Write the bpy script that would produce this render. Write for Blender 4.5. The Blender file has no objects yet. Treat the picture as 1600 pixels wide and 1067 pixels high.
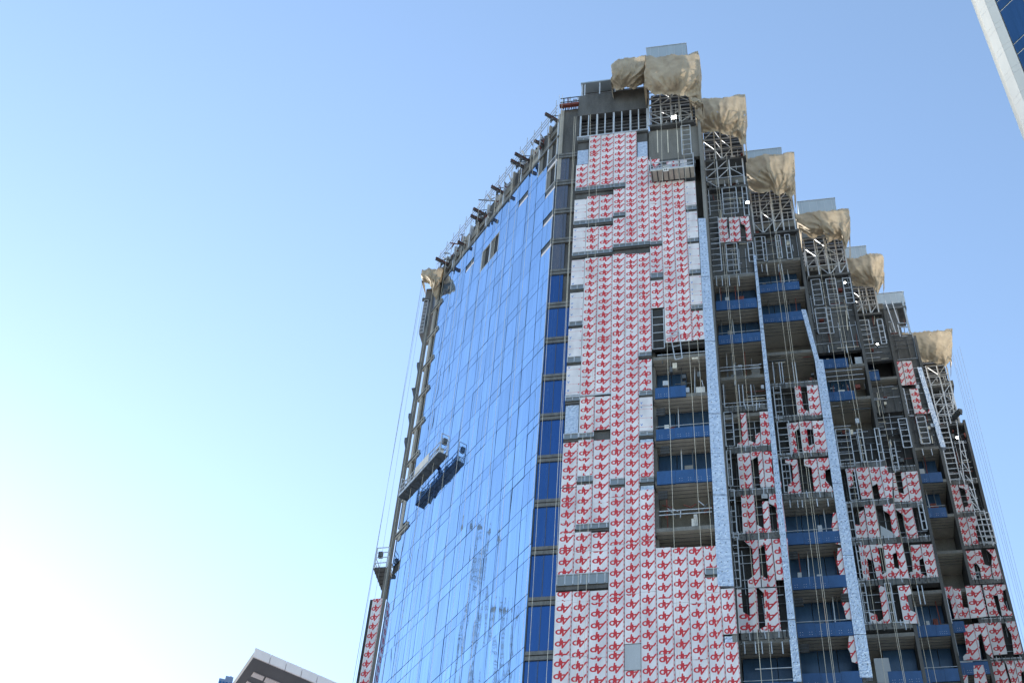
import bpy, bmesh, math, random
from mathutils import Vector, Matrix
from mathutils.geometry import tessellate_polygon
random.seed(7)
sc = bpy.context.scene
COL = sc.collection
rad = math.radians

# ------------------------------------------------------------------ camera, sky, sun, exposure
ROLL, PITCH, FPX, CAMZ = rad(5.2558), rad(47.788), 2170.4, 1.6
fw = Vector((0, math.cos(PITCH), math.sin(PITCH)))
up0 = Vector((0, -math.sin(PITCH), math.cos(PITCH)))
rt0 = Vector((1, 0, 0))
cr = rt0 * math.cos(ROLL) + up0 * math.sin(ROLL)
cu = -rt0 * math.sin(ROLL) + up0 * math.cos(ROLL)
cam = bpy.data.cameras.new('camera')
cam_o = bpy.data.objects.new('camera', cam)
COL.objects.link(cam_o)
cam_o.matrix_world = Matrix(((cr.x, cu.x, -fw.x, 0), (cr.y, cu.y, -fw.y, 0), (cr.z, cu.z, -fw.z, CAMZ), (0, 0, 0, 1)))
cam.sensor_width = 36
cam.lens = FPX / 1600 * 36
cam.clip_end = 20000
sc.camera = cam_o

SUN_AZ, SUN_EL = -30.0, 19.0            # azimuth from +Y towards +X
w = bpy.data.worlds.new('World')
sc.world = w
w.use_nodes = True
nt = w.node_tree
sky = nt.nodes.new('ShaderNodeTexSky')
sky.sky_type = 'NISHITA'
sky.sun_disc = False
sky.sun_elevation = rad(SUN_EL)
sky.sun_rotation = rad(SUN_AZ)
sky.air_density = 1.0
sky.dust_density = 0.2
sky.ozone_density = 1.0
bg = nt.nodes['Background']
bg.inputs[1].default_value = 0.12
nt.links.new(sky.outputs[0], bg.inputs[0])
sun = bpy.data.lights.new('sun', 'SUN')
sun.energy = 3.0
sun.angle = rad(0.5)
sun.color = (1, .93, .82)
sun_o = bpy.data.objects.new('sun', sun)
COL.objects.link(sun_o)
sd = Vector((math.sin(rad(SUN_AZ)) * math.cos(rad(SUN_EL)), math.cos(rad(SUN_AZ)) * math.cos(rad(SUN_EL)), math.sin(rad(SUN_EL))))
sun_o.rotation_euler = sd.to_track_quat('Z', 'Y').to_euler()
sc.view_settings.view_transform = 'Standard'
sc.view_settings.look = 'None'
sc.view_settings.gamma = 1
sc.view_settings.use_curve_mapping = False
sc.view_settings.exposure = 1.67
sc.render.engine = 'CYCLES'
sc.cycles.max_bounces = 6

# ------------------------------------------------------------------ the survey: pixels to points on real planes
def ray(px, py):
    return ((px - 800) * cr + (533.5 - py) * cu + FPX * fw).normalized()

class Frame:
    """vertical plane: o + u*ex + d*ey (d goes into the building)"""
    def __init__(s, o, ex):
        s.o = Vector((o[0], o[1], 0)); s.ex = Vector((ex[0], ex[1], 0)).normalized()
        s.ey = Vector((-s.ex.y, s.ex.x, 0)); s.rz = math.atan2(s.ex.y, s.ex.x)
    def pt(s, u, d, z):
        return s.o + s.ex * u + s.ey * d + Vector((0, 0, z))
    def at(s, px, py, d=0.0):
        r = ray(px, py)
        t = (s.o.dot(s.ey) + d) / r.dot(s.ey)
        p = r * t
        return (p - s.o).dot(s.ex), p.z + CAMZ
AR = rad(104.06)
RU = Vector((math.sin(AR), math.cos(AR), 0))
RN = Vector((RU.y, -RU.x, 0))
_fr = {}
def R(c):
    if c not in _fr: _fr[c] = Frame(-RN * c, RU)
    return _fr[c]
GA = rad(-28.4)
A = R(61.3).pt(*([R(61.3).at(820, 1019)[0], 0, 0]))
G = Frame(A, (-math.sin(GA), -math.cos(GA)))       # u runs from -19.6 (far end) to 0 (near corner)

# ------------------------------------------------------------------ materials
MATS = {}
def newmat(name):
    m = bpy.data.materials.new(name); m.use_nodes = True
    n = m.node_tree; b = n.nodes['Principled BSDF']
    MATS[name] = m
    return m, n, b
def rough_mat(name, col, rough=.8, metal=0, var=.25, scale=1.5, bump=.15, streak=True, spec=.3, scale2=18):
    """base colour broken up by weathering noise (object space), streaked downwards"""
    m, n, b = newmat(name)
    N = n.nodes; L = n.links
    tc = N.new('ShaderNodeTexCoord'); mp = N.new('ShaderNodeMapping')
    geo = N.new('ShaderNodeNewGeometry')
    L.new(geo.outputs['Position'], mp.inputs[0])
    mp.inputs['Scale'].default_value = (1, 1, .22) if streak else (1, 1, 1)
    no = N.new('ShaderNodeTexNoise'); no.inputs['Scale'].default_value = scale; no.inputs['Detail'].default_value = 6
    no.inputs['Roughness'].default_value = .65
    L.new(mp.outputs[0], no.inputs[0])
    n2 = N.new('ShaderNodeTexNoise'); n2.inputs['Scale'].default_value = scale2; n2.inputs['Detail'].default_value = 4
    L.new(geo.outputs['Position'], n2.inputs[0])
    mx = N.new('ShaderNodeMix'); mx.data_type = 'FLOAT'; mx.inputs[0].default_value = .35
    L.new(no.outputs[0], mx.inputs[2]); L.new(n2.outputs[0], mx.inputs[3])
    cr_ = N.new('ShaderNodeValToRGB')
    lo = [max(0, c * (1 - var * 1.4)) for c in col]; hi = [min(1, c * (1 + var)) for c in col]
    cr_.color_ramp.elements[0].position = .32; cr_.color_ramp.elements[1].position = .68
    cr_.color_ramp.elements[0].color = (*lo, 1); cr_.color_ramp.elements[1].color = (*hi, 1)
    L.new(mx.outputs[0], cr_.inputs[0]); L.new(cr_.outputs[0], b.inputs['Base Color'])
    b.inputs['Roughness'].default_value = rough; b.inputs['Metallic'].default_value = metal
    b.inputs['Specular IOR Level'].default_value = spec
    if bump:
        bp = N.new('ShaderNodeBump'); bp.inputs['Strength'].default_value = bump; bp.inputs['Distance'].default_value = .03
        L.new(n2.outputs[0], bp.inputs['Height']); L.new(bp.outputs[0], b.inputs['Normal'])
    return m
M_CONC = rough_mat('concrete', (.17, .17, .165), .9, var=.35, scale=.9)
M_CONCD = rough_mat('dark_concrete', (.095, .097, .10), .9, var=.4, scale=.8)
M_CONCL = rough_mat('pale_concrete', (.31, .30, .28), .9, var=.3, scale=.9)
M_SOFF = rough_mat('soffit_concrete', (.50, .47, .41), .9, var=.22, scale=.7, streak=False)
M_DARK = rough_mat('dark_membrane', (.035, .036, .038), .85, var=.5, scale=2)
M_STEEL = rough_mat('galvanised_steel', (.50, .53, .57), .45, metal=.35, var=.25, scale=3, bump=.05)
M_STEELD = rough_mat('dark_steel', (.10, .11, .12), .6, metal=.3, var=.4, scale=3, bump=.05)
M_RUST = rough_mat('red_oxide_steel', (.16, .045, .035), .75, var=.5, scale=4, bump=.1)
M_WHITE = rough_mat('white_cladding', (.66, .64, .60), .45, var=.06, scale=.5, bump=.02)
M_WHITE2 = rough_mat('pinkish_cladding', (.74, .66, .66), .6, var=.08, scale=.5, bump=.02)
M_GREY = rough_mat('grey_panel', (.36, .39, .43), .55, var=.12, scale=1, bump=.03)
M_ROOFP = rough_mat('blue_grey_panel', (.30, .36, .42), .5, metal=.1, var=.1, scale=1, bump=.03)
M_GREYD = rough_mat('dark_grey_panel', (.13, .13, .145), .7, var=.12, scale=.6, bump=.02)
M_LOUV = rough_mat('louvre_aluminium', (.16, .17, .19), .5, metal=.2, var=.3, scale=3, bump=.03)
M_FRAME = rough_mat('bronze_frame', (.15, .15, .145), .5, metal=.3, var=.35, scale=3, bump=.04)
M_BOARDB = rough_mat('board_back', (.55, .55, .54), .8, var=.15, scale=2)
M_ROPE = rough_mat('rope', (.62, .58, .50), .9, var=.2, scale=5, bump=0)
M_ROPED = rough_mat('steel_rope', (.30, .30, .31), .5, metal=.4, var=.2, scale=5, bump=0)
M_NAVY = rough_mat('navy_cloth', (.03, .04, .09), .9, var=.3, scale=8)
M_SKIN = rough_mat('skin', (.32, .18, .11), .6, var=.1, scale=8, bump=0)
M_HELM = rough_mat('helmet_plastic', (.75, .72, .65), .4, var=.05, scale=8, bump=0)
M_ASPH = rough_mat('paving', (.42, .39, .34), .9, var=.2, scale=.05, streak=False)
M_BLUE = rough_mat('blue_film', (.024, .080, .215), .35, var=.22, scale=1.6, bump=.12, spec=.4)
M_BLUED = rough_mat('dark_blue_film', (.026, .062, .125), .25, var=.25, scale=1.2, bump=.1, spec=.5)
M_BLUEG = rough_mat('far_blue_cladding', (.13, .18, .30), .5, var=.2, scale=.5, bump=0)

# mirror-coated glass
def glass_mat(name, tint, rough=.03, base=(.01, .02, .05), mixf=.86, wob=.02):
    m, n, b = newmat(name)
    N = n.nodes; L = n.links
    b.inputs['Base Color'].default_value = (*tint, 1)
    b.inputs['Metallic'].default_value = 1.0
    b.inputs['Roughness'].default_value = rough
    geo = N.new('ShaderNodeNewGeometry'); mp = N.new('ShaderNodeMapping')
    mp.inputs['Scale'].default_value = (.55, .55, .10)
    L.new(geo.outputs['Position'], mp.inputs[0])
    no = N.new('ShaderNodeTexNoise'); no.inputs['Scale'].default_value = 1.6; no.inputs['Detail'].default_value = 1
    L.new(mp.outputs[0], no.inputs[0])
    bp = N.new('ShaderNodeBump'); bp.inputs['Strength'].default_value = wob; bp.inputs['Distance'].default_value = 1.0
    L.new(no.outputs[0], bp.inputs['Height']); L.new(bp.outputs[0], b.inputs['Normal'])
    oi = N.new('ShaderNodeObjectInfo'); hv = N.new('ShaderNodeHueSaturation'); hv.inputs['Color'].default_value = (*tint, 1)
    mv = N.new('ShaderNodeMapRange'); mv.inputs[3].default_value = .88; mv.inputs[4].default_value = 1.06
    L.new(oi.outputs['Random'], mv.inputs[0]); L.new(mv.outputs[0], hv.inputs['Value']); L.new(hv.outputs[0], b.inputs['Base Color'])
    # dust marks, with vertical reflection streaks painted in as diffuse noise
    d = N.new('ShaderNodeBsdfDiffuse'); d.inputs[0].default_value = (*base, 1)
    mx = N.new('ShaderNodeMixShader')
    n2 = N.new('ShaderNodeTexNoise'); n2.inputs['Scale'].default_value = 6.0; n2.inputs['Detail'].default_value = 4
    mp2 = N.new('ShaderNodeMapping'); mp2.inputs['Scale'].default_value = (1, 1, .035)
    L.new(geo.outputs['Position'], mp2.inputs[0]); L.new(mp2.outputs[0], n2.inputs[0])
    mr = N.new('ShaderNodeMapRange'); mr.inputs[1].default_value = .3; mr.inputs[2].default_value = .75
    mr.inputs[3].default_value = max(0, 1 - mixf - .09); mr.inputs[4].default_value = 1 - mixf + .16
    L.new(n2.outputs[0], mr.inputs[0]); L.new(mr.outputs[0], mx.inputs[0])
    L.new(b.outputs[0], mx.inputs[1]); L.new(d.outputs[0], mx.inputs[2])
    L.new(mx.outputs[0], N['Material Output'].inputs[0])
    return m
M_GLASS = glass_mat('coated_blue_glass', (.40, .61, .87), .02, (.05, .10, .25), .90)
M_GLASSD = glass_mat('dark_blue_glass', (.08, .19, .44), .12, (.025, .075, .23), .55)
M_GLASSG = glass_mat('dark_grey_glass', (.26, .27, .31), .2, (.09, .095, .11), .6)
M_GLASSF = glass_mat('teal_blue_glass', (.06, .15, .27), .03, (.015, .04, .07), .85)
M_SHEEN = glass_mat('steel_tube_metal', (.34, .345, .33), .38, (.2, .2, .18), .85, wob=.05)

# crumpled foil
def foil_mat():
    m, n, b = newmat('foil_insulation')
    N = n.nodes; L = n.links
    geo = N.new('ShaderNodeNewGeometry')
    v = N.new('ShaderNodeTexVoronoi'); v.inputs['Scale'].default_value = 9
    L.new(geo.outputs['Position'], v.inputs['Vector'])
    no = N.new('ShaderNodeTexNoise'); no.inputs['Scale'].default_value = 6; no.inputs['Detail'].default_value = 6
    L.new(geo.outputs['Position'], no.inputs[0])
    ad = N.new('ShaderNodeMath'); ad.operation = 'ADD'
    L.new(v.outputs['Distance'], ad.inputs[0]); L.new(no.outputs[0], ad.inputs[1])
    bp = N.new('ShaderNodeBump'); bp.inputs['Strength'].default_value = .38; bp.inputs['Distance'].default_value = .12
    L.new(ad.outputs[0], bp.inputs['Height']); L.new(bp.outputs[0], b.inputs['Normal'])
    r_ = N.new('ShaderNodeValToRGB')
    r_.color_ramp.elements[0].color = (.36, .44, .57, 1); r_.color_ramp.elements[1].color = (.64, .71, .82, 1)
    r_.color_ramp.elements[0].position = .3; r_.color_ramp.elements[1].position = .7
    L.new(no.outputs[0], r_.inputs[0]); L.new(r_.outputs[0], b.inputs['Base Color'])
    b.inputs['Metallic'].default_value = .55; b.inputs['Roughness'].default_value = .42
    return m
M_FOIL = foil_mat()

# board print: strokes drawn as distances to segments in a repeating cell (UV in metres)
def print_mat(name, kind):
    m, n, b = newmat(name)
    N = n.nodes; L = n.links
    uv = N.new('ShaderNodeUVMap'); sx = N.new('ShaderNodeSeparateXYZ'); L.new(uv.outputs[0], sx.inputs[0])
    def M(op, a, c=None, cl=False):
        k = N.new('ShaderNodeMath'); k.operation = op; k.use_clamp = cl
        for i, v in ((0, a), (1, c)):
            if v is None: continue
            if isinstance(v, (int, float)): k.inputs[i].default_value = v
            else: L.new(v, k.inputs[i])
        return k.outputs[0]
    CW, CH = .90, .775
    x = M('MULTIPLY', M('FRACT', M('DIVIDE', sx.outputs[0], CW)), CW)
    y = M('MULTIPLY', M('FRACT', M('DIVIDE', sx.outputs[1], CH)), CH)
    def seg(ax, ay, bx_, by):
        dx, dy = bx_ - ax, by - ay; l2 = dx * dx + dy * dy
        px = M('SUBTRACT', x, ax); py = M('SUBTRACT', y, ay)
        h = M('DIVIDE', M('ADD', M('MULTIPLY', px, dx), M('MULTIPLY', py, dy)), l2, True)
        qx = M('SUBTRACT', px, M('MULTIPLY', h, dx)); qy = M('SUBTRACT', py, M('MULTIPLY', h, dy))
        return M('SQRT', M('ADD', M('MULTIPLY', qx, qx), M('MULTIPLY', qy, qy)))
    def mins(l):
        r = l[0]
        for k in l[1:]: r = M('MINIMUM', r, k)
        return r
    red = None; blue = None
    if kind == 'A':
        px = M('SUBTRACT', x, .66); py = M('SUBTRACT', y, .41)
        ring = M('ABSOLUTE', M('SUBTRACT', M('SQRT', M('ADD', M('MULTIPLY', px, px), M('MULTIPLY', M('MULTIPLY', py, py), 1.15))), .135))
        dist = mins([seg(.09, .17, .43, .67), seg(.43, .67, .45, .22), seg(.20, .32, .45, .33), seg(.57, .53, .52, .08), seg(.44, .40, .52, .30), ring])
        red = M('LESS_THAN', dist, .047)
        l1 = M('LESS_THAN', M('ABSOLUTE', M('SUBTRACT', x, .050)), .010)
        dots = M('LESS_THAN', M('FRACT', M('MULTIPLY', sx.outputs[1], 3.3)), .45)
        l2 = M('MULTIPLY', M('LESS_THAN', M('ABSOLUTE', M('SUBTRACT', x, .012)), .013), dots)
        red = M('MAXIMUM', red, M('MAXIMUM', l1, l2))
    if kind == 'B':
        dash = M('LESS_THAN', M('FRACT', M('MULTIPLY', x, 11)), .7)
        red = M('MULTIPLY', M('LESS_THAN', M('ABSOLUTE', M('SUBTRACT', y, .15)), .012), dash)
        blue = M('LESS_THAN', mins([seg(.10, .42, .155, .28), seg(.155, .28, .21, .44)]), .020)
        b2 = M('LESS_THAN', mins([seg(.78, .14, .81, .06), seg(.81, .06, .85, .15)]), .018)
        red = M('MAXIMUM', red, b2)
    # faint vertical score lines and a dusty surface
    sc1 = M('LESS_THAN', M('FRACT', M('MULTIPLY', x, 10)), .10)
    no = N.new('ShaderNodeTexNoise'); no.inputs['Scale'].default_value = 1.1; no.inputs['Detail'].default_value = 6
    mp = N.new('ShaderNodeMapping'); mp.inputs['Scale'].default_value = (1, 1, .4)
    geo = N.new('ShaderNodeNewGeometry'); L.new(geo.outputs['Position'], mp.inputs[0]); L.new(mp.outputs[0], no.inputs[0])
    rp = N.new('ShaderNodeValToRGB')
    rp.color_ramp.elements[0].color = (.50, .49, .53, 1); rp.color_ramp.elements[1].color = (.73, .71, .745, 1)
    rp.color_ramp.elements[0].position = .3; rp.color_ramp.elements[1].position = .66
    L.new(no.outputs[0], rp.inputs[0])
    def mix(fac, a, c):
        k = N.new('ShaderNodeMix'); k.data_type = 'RGBA'
        L.new(fac, k.inputs[0])
        if isinstance(a, tuple): k.inputs[6].default_value = (*a, 1)
        else: L.new(a, k.inputs[6])
        if isinstance(c, tuple): k.inputs[7].default_value = (*c, 1)
        else: L.new(c, k.inputs[7])
        return k.outputs[2]
    c0 = mix(M('MULTIPLY', sc1, .28), rp.outputs[0], (.50, .52, .58))
    c1 = mix(red, c0, (.48, .030, .040))
    if blue is not None: c1 = mix(blue, c1, (.05, .17, .50))
    L.new(c1, b.inputs['Base Color'])
    b.inputs['Roughness'].default_value = .55; b.inputs['Specular IOR Level'].default_value = .35
    bp = N.new('ShaderNodeBump'); bp.inputs['Strength'].default_value = .12; bp.inputs['Distance'].default_value = .05
    L.new(no.outputs[0], bp.inputs['Height']); L.new(bp.outputs[0], b.inputs['Normal'])
    return m
M_PA = print_mat('board_red_print', 'A')
M_PB = print_mat('board_blue_mark', 'B')

def tarp_mat():
    m, n, b = newmat('tan_tarpaulin')
    N = n.nodes; L = n.links
    geo = N.new('ShaderNodeNewGeometry')
    no = N.new('ShaderNodeTexNoise'); no.inputs['Scale'].default_value = 1.2; no.inputs['Detail'].default_value = 7
    L.new(geo.outputs['Position'], no.inputs[0])
    rp = N.new('ShaderNodeValToRGB')
    rp.color_ramp.elements[0].color = (.31, .26, .195, 1); rp.color_ramp.elements[1].color = (.46, .39, .295, 1)
    rp.color_ramp.elements[0].position = .3; rp.color_ramp.elements[1].position = .7
    L.new(no.outputs[0], rp.inputs[0]); L.new(rp.outputs[0], b.inputs['Base Color'])
    b.inputs['Roughness'].default_value = .75
    tr = N.new('ShaderNodeBsdfTranslucent'); tr.inputs[0].default_value = (.44, .36, .26, 1)
    mx = N.new('ShaderNodeMixShader'); mx.inputs[0].default_value = .20
    L.new(b.outputs[0], mx.inputs[1]); L.new(tr.outputs[0], mx.inputs[2])
    # worn slits and eyelets the sky shows through
    n3 = N.new('ShaderNodeTexNoise'); n3.inputs['Scale'].default_value = 2.4; n3.inputs['Detail'].default_value = 3
    mp = N.new('ShaderNodeMapping'); mp.inputs['Scale'].default_value = (1.4, 1.4, .8); mp.inputs['Rotation'].default_value = (.3, .5, .2)
    L.new(geo.outputs['Position'], mp.inputs[0]); L.new(mp.outputs[0], n3.inputs[0])
    lt = N.new('ShaderNodeMath'); lt.operation = 'GREATER_THAN'; lt.inputs[1].default_value = .715; L.new(n3.outputs[0], lt.inputs[0])
    tp = N.new('ShaderNodeBsdfTransparent'); m2 = N.new('ShaderNodeMixShader')
    L.new(lt.outputs[0], m2.inputs[0]); L.new(mx.outputs[0], m2.inputs[1]); L.new(tp.outputs[0], m2.inputs[2])
    L.new(m2.outputs[0], N['Material Output'].inputs[0])
    return m
M_TARP = tarp_mat()
def emit_mat():
    m, n, b = newmat('lit_lamp_lens')
    b.inputs['Emission Color'].default_value = (1, .97, .9, 1); b.inputs['Emission Strength'].default_value = 18
    return m
M_LIT = emit_mat()

# ------------------------------------------------------------------ mesh builder
class MB:
    def __init__(s): s.v = []; s.f = []; s.m = []; s.uv = []; s.mats = []
    def mi(s, m):
        if m not in s.mats: s.mats.append(m)
        return s.mats.index(m)
    def face(s, idx, m, uv=None):
        s.f.append(idx); s.m.append(s.mi(m)); s.uv.append(uv or [(0, 0)] * len(idx))
    def hexa(s, P, m, front=None, uvf=None):
        """P: 8 points, 0-3 bottom (front-left, front-right, back-right, back-left), 4-7 top"""
        b = len(s.v); s.v += [tuple(p) for p in P]
        for k, q in enumerate(((0, 1, 5, 4), (1, 2, 6, 5), (2, 3, 7, 6), (3, 0, 4, 7), (3, 2, 1, 0), (4, 5, 6, 7))):
            mm = front if (k == 0 and front) else m
            s.face([b + i for i in q], mm, uvf if k == 0 else None)
    def box(s, fr, u0, u1, d0, d1, z0, z1, m, front=None, uvf=None):
        if u1 < u0: u0, u1 = u1, u0
        P = [fr.pt(u, d, z) for z in (z0, z1) for u, d in ((u0, d0), (u1, d0), (u1, d1), (u0, d1))]
        s.hexa(P, m, front, uvf)
    def bar(s, a, b, w, m, h=None, n=4):
        a = Vector(a); b = Vector(b); h = h or w
        ax = (b - a); 
        if ax.length < 1e-6: return
        ax.normalize()
        ref = Vector((0, 0, 1)) if abs(ax.z) < .9 else RU
        x = ax.cross(ref).normalized(); y = ax.cross(x).normalized()
        k0 = len(s.v)
        for p in (a, b):
            for i in range(n):
                t = 2 * math.pi * (i + .5) / n
                k = math.sqrt(2) if n == 4 else 1
                s.v.append(tuple(p + x * math.cos(t) * w / 2 * k + y * math.sin(t) * h / 2 * k))
        for i in range(n):
            j = (i + 1) % n
            s.face([k0 + i, k0 + j, k0 + n + j, k0 + n + i], m)
        s.face([k0 + i for i in range(n)][::-1], m); s.face([k0 + n + i for i in range(n)], m)
    def plate(s, fr, pts, d, th, m, front=None, uvo=None):
        """outline traced on the plane, given thickness; uvo(u,z)->uv"""
        ar = sum(pts[i][0] * pts[(i + 1) % len(pts)][1] - pts[(i + 1) % len(pts)][0] * pts[i][1] for i in range(len(pts)))
        if ar < 0: pts = pts[::-1]
        n = len(pts); b = len(s.v)
        for dd in (d, d + th): s.v += [tuple(fr.pt(u, dd, z)) for u, z in pts]
        for t in tessellate_polygon([[Vector((u, z, 0)) for u, z in pts]]):
            q = [pts[i] for i in t]
            a2 = (q[1][0] - q[0][0]) * (q[2][1] - q[0][1]) - (q[2][0] - q[0][0]) * (q[1][1] - q[0][1])
            t = list(t) if a2 > 0 else list(t)[::-1]
            s.face([b + i for i in t], front or m, [uvo(*pts[i]) for i in t] if uvo else None)
            s.face([b + n + i for i in t[::-1]], m)
        for i in range(n):
            j = (i + 1) % n
            s.face([b + j, b + i, b + n + i, b + n + j], m)
    def mesh(s, name, smooth=False):
        me = bpy.data.meshes.new(name); me.from_pydata(s.v, [], s.f)
        for m in s.mats: me.materials.append(m)
        uvl = me.uv_layers.new(name='UVMap')
        for p, mi, uv in zip(me.polygons, s.m, s.uv):
            p.material_index = mi; p.use_smooth = smooth
            for li, c in zip(p.loop_indices, uv): uvl.data[li].uv = c
        me.update()
        return me
    def build(s, name, parent=None, label=None, cat=None, group=None, kind=None, smooth=False):
        o = bpy.data.objects.new(name, s.mesh(name, smooth)); COL.objects.link(o)
        if parent: o.parent = parent
        return tag(o, label, cat, group, kind)
def tag(o, label=None, cat=None, group=None, kind=None):
    if label: o['label'] = label
    if cat: o['category'] = cat
    if group: o['group'] = group
    if kind: o['kind'] = kind
    return o
def empty(name, loc=(0, 0, 0), label=None, cat=None, group=None):
    o = bpy.data.objects.new(name, None); COL.objects.link(o); o.location = loc
    bpy.context.view_layer.update()
    return tag(o, label, cat, group)
def inst(name, me, fr, u, d, z, parent, tilt=0.0, label=None):
    o = bpy.data.objects.new(name, me); COL.objects.link(o)
    o.location = fr.pt(u, d, z); o.rotation_euler = (random.gauss(0, tilt), 0, fr.rz + random.gauss(0, tilt))
    o.parent = parent
    if label: o['label'] = label
    return o
LOC = Frame((0, 0), (1, 0))

# ------------------------------------------------------------------ ground
g = MB(); g.box(LOC, -3000, 3000, -3000, 6000, -1, 0, M_ASPH)
g.build('ground', kind='structure')

# ------------------------------------------------------------------ the tower under construction
T = empty('tower_building', (0, 0, 0), 'tall unfinished tower with blue glass side and stepped bays of red printed white boards', 'building')
ZB, ZT = 40.0, 97.2
CS = [61, 66, 71, 76, 81, 86, 91]
UL = [-5.72, -1.72, 1.55, 5.30, 9.30, 12.25, 15.10]
UR = [-1.72, 1.55, 5.30, 9.30, 12.25, 15.10, 18.45]
REFZ = [(1065, 685), (1150, 536), (1250, 850), (1310, 626), (1365, 594), (1462, 753), (1500, 800)]
LV = []
for k in range(7):
    z = R(CS[k]).at(*REFZ[k])[1]
    LV.append(z - 3.6 * math.floor((z - ZB) / 3.6))     # lowest slab underside above ZB
GU = -19.6                                              # far end of the glass side
GZ = 48.9                                               # glass: spandrel foot levels GZ + 3.6 k

# cores (solid mass behind everything)
m = MB()
cpts = [G.pt(-.3, .5, 0), G.pt(GU + .3, .5, 0)]
f61 = R(61)
front = []
for k in range(7):
    dd = 2.6
    front.append((k, f61.pt(UL[k], CS[k] - 61 + dd, 0), f61.pt(UR[k], CS[k] - 61 + dd, 0)))
poly = [G.pt(-.25, .35, 0)]
poly.append(f61.pt(UL[0], .6, 0)); poly.append(f61.pt(UL[0], 2.6, 0))
for k, a, b in front:
    if k: poly.append(a)
    else: pass
    poly.append(b)
poly.append(f61.pt(18.3, 60, 0)); 
cfar = G.pt(GU + .35, .35, 0)
poly.append(cfar + RN * -26 + RU * 1); poly.append(cfar)
P2 = [(p.x, p.y) for p in poly]
WF = Frame((0, 0), (1, 0))
def prism(mb, pts, z0, z1, mat, capmat=None):
    ar = sum(pts[i][0] * pts[(i + 1) % len(pts)][1] - pts[(i + 1) % len(pts)][0] * pts[i][1] for i in range(len(pts)))
    if ar < 0: pts = pts[::-1]
    n = len(pts); b = len(mb.v)
    for z in (z0, z1): mb.v += [(x, y, z) for x, y in pts]
    for t in tessellate_polygon([[Vector((x, y, 0)) for x, y in pts]]):
        q = [pts[i] for i in t]
        a2 = (q[1][0] - q[0][0]) * (q[2][1] - q[0][1]) - (q[2][0] - q[0][0]) * (q[1][1] - q[0][1])
        t = list(t) if a2 > 0 else list(t)[::-1]
        mb.face([b + n + i for i in t], capmat or mat); mb.face([b + i for i in t[::-1]], capmat or mat)
    for i in range(n):
        j = (i + 1) % n
        mb.face([b + i, b + j, b + n + j, b + n + i], mat)
prism(m, P2, 0, 95.0, M_CONC)
m.build('core_wall', T)
# below the storeys in view the tower simply goes on down
m = MB(); m.box(G, GU, 0, .05, .3, 0, 40.9, M_GLASSD); m.build('lower_curtain_wall', T)
m = MB()
for k in range(7): m.box(R(CS[k]), UL[k] + .05, UR[k] - .3, .1, 2.5, 0, 41, M_BOARDB)
m.box(R(61), -11.4, UL[0], .1, .55, 0, 41, M_BOARDB)
m.build('lower_cladding', T)

# ---- glass side
pane = MB(); pane.box(LOC, .024, 1.376, 0, .05, .024, 2.626, M_GLASS); pane_me = pane.mesh('window_pane')
span = MB(); span.box(LOC, .024, 1.376, 0, .05, .024, .926, M_GLASS); span_me = span.mesh('spandrel_panel')
backing = MB(); backing.box(G, GU, -.02, .06, .3, 41, 95.55, M_DARK)
gap_win = {}
OPEN = set()
def gpx(x, y): u, z = G.at(x, y); return int(math.floor(-u / 1.4)), z
nlev = [(GZ + 3.6 * k) for k in range(-2, 13)]
missing_v = set(); missing_s = set()
# last column at the far end is unglazed high up; staggered top edge; a few open panes
for k in range(-2, 13):
    if nlev[k + 2] > 67: missing_v.add((13, k)); missing_s.add((13, k))
    if nlev[k + 2] > 71: missing_s.add((13, k))
topk = 12
wc, wz = gpx(768, 398)
wk = int(math.floor((wz - GZ - .95) / 3.6))
missing_v.add((wc, wk)); missing_v.add((wc + 1, wk))
c2, z2 = gpx(832, 300); k2 = int(math.floor((z2 - GZ - .95) / 3.6))
open_sp = [gpx(737, 417), gpx(820, 320), gpx(857, 340), gpx(853, 385), gpx(612, 888), gpx(628, 832)]
for c_, z_ in open_sp:
    k_ = int(round((z_ - GZ - .45) / 3.6)); missing_s.add((max(0, min(13, c_)), k_))
missing_v |= {(0, 11), (0, 12), (1, 12)}
missing_s |= {(0, 12), (0, 11)}
fr_v = MB()
holes = MB()
for k in range(-2, 13):
    z0 = nlev[k + 2]
    for c_ in range(14):
        u = -(c_ + 1) * 1.4
        if not ((c_, k) in missing_s) and z0 < 95.4:
            inst('spandrel_panel', span_me, G, u, -.05, z0, T, .0045)
        if not ((c_, k) in missing_v) and z0 + .95 < 94.0:
            inst('window_pane', pane_me, G, u, -.05, z0 + .95, T, .0035)
m = MB(); m.box(G, GU, 0, .06, .3, 41, 95.4, M_DARK)
m.build('curtain_wall_backing', T)
for (c_, k) in sorted(missing_v):
    if c_ == 13: continue
    z0 = GZ + 3.6 * k + .95; u = -(c_ + 1) * 1.4
    if z0 > 94: continue
    o = MB()
    for a, b in ((u + .0, u + .09), (u + 1.31, u + 1.4)): o.box(G, a, b, -.06, .04, z0, z0 + 2.65, M_STEEL)
    o.box(G, u + .09, u + 1.31, -.05, .04, z0, z0 + .09, M_STEEL); o.box(G, u + .09, u + 1.31, -.05, .04, z0 + 2.5, z0 + 2.65, M_CONCL)
    o.box(G, u + .09, u + .55, -.0, .055, z0 + .09, z0 + 2.5, M_CONC)
    o.build('open_window_frame', T, 'unglazed window opening with bare frame')
for (c_, k) in sorted(missing_s):
    if c_ == 13: continue
    z0 = GZ + 3.6 * k; u = -(c_ + 1) * 1.4
    if z0 > 95: continue
    o = MB(); o.box(G, u + .02, u + 1.38, 0, .055, z0 + .02, z0 + .40, M_WHITE2)
    o.box(G, u + .02, u + 1.38, .01, .055, z0 + .42, z0 + .93, M_STEELD)
    o.build('open_spandrel', T, 'spandrel opening with its cover missing')
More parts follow.
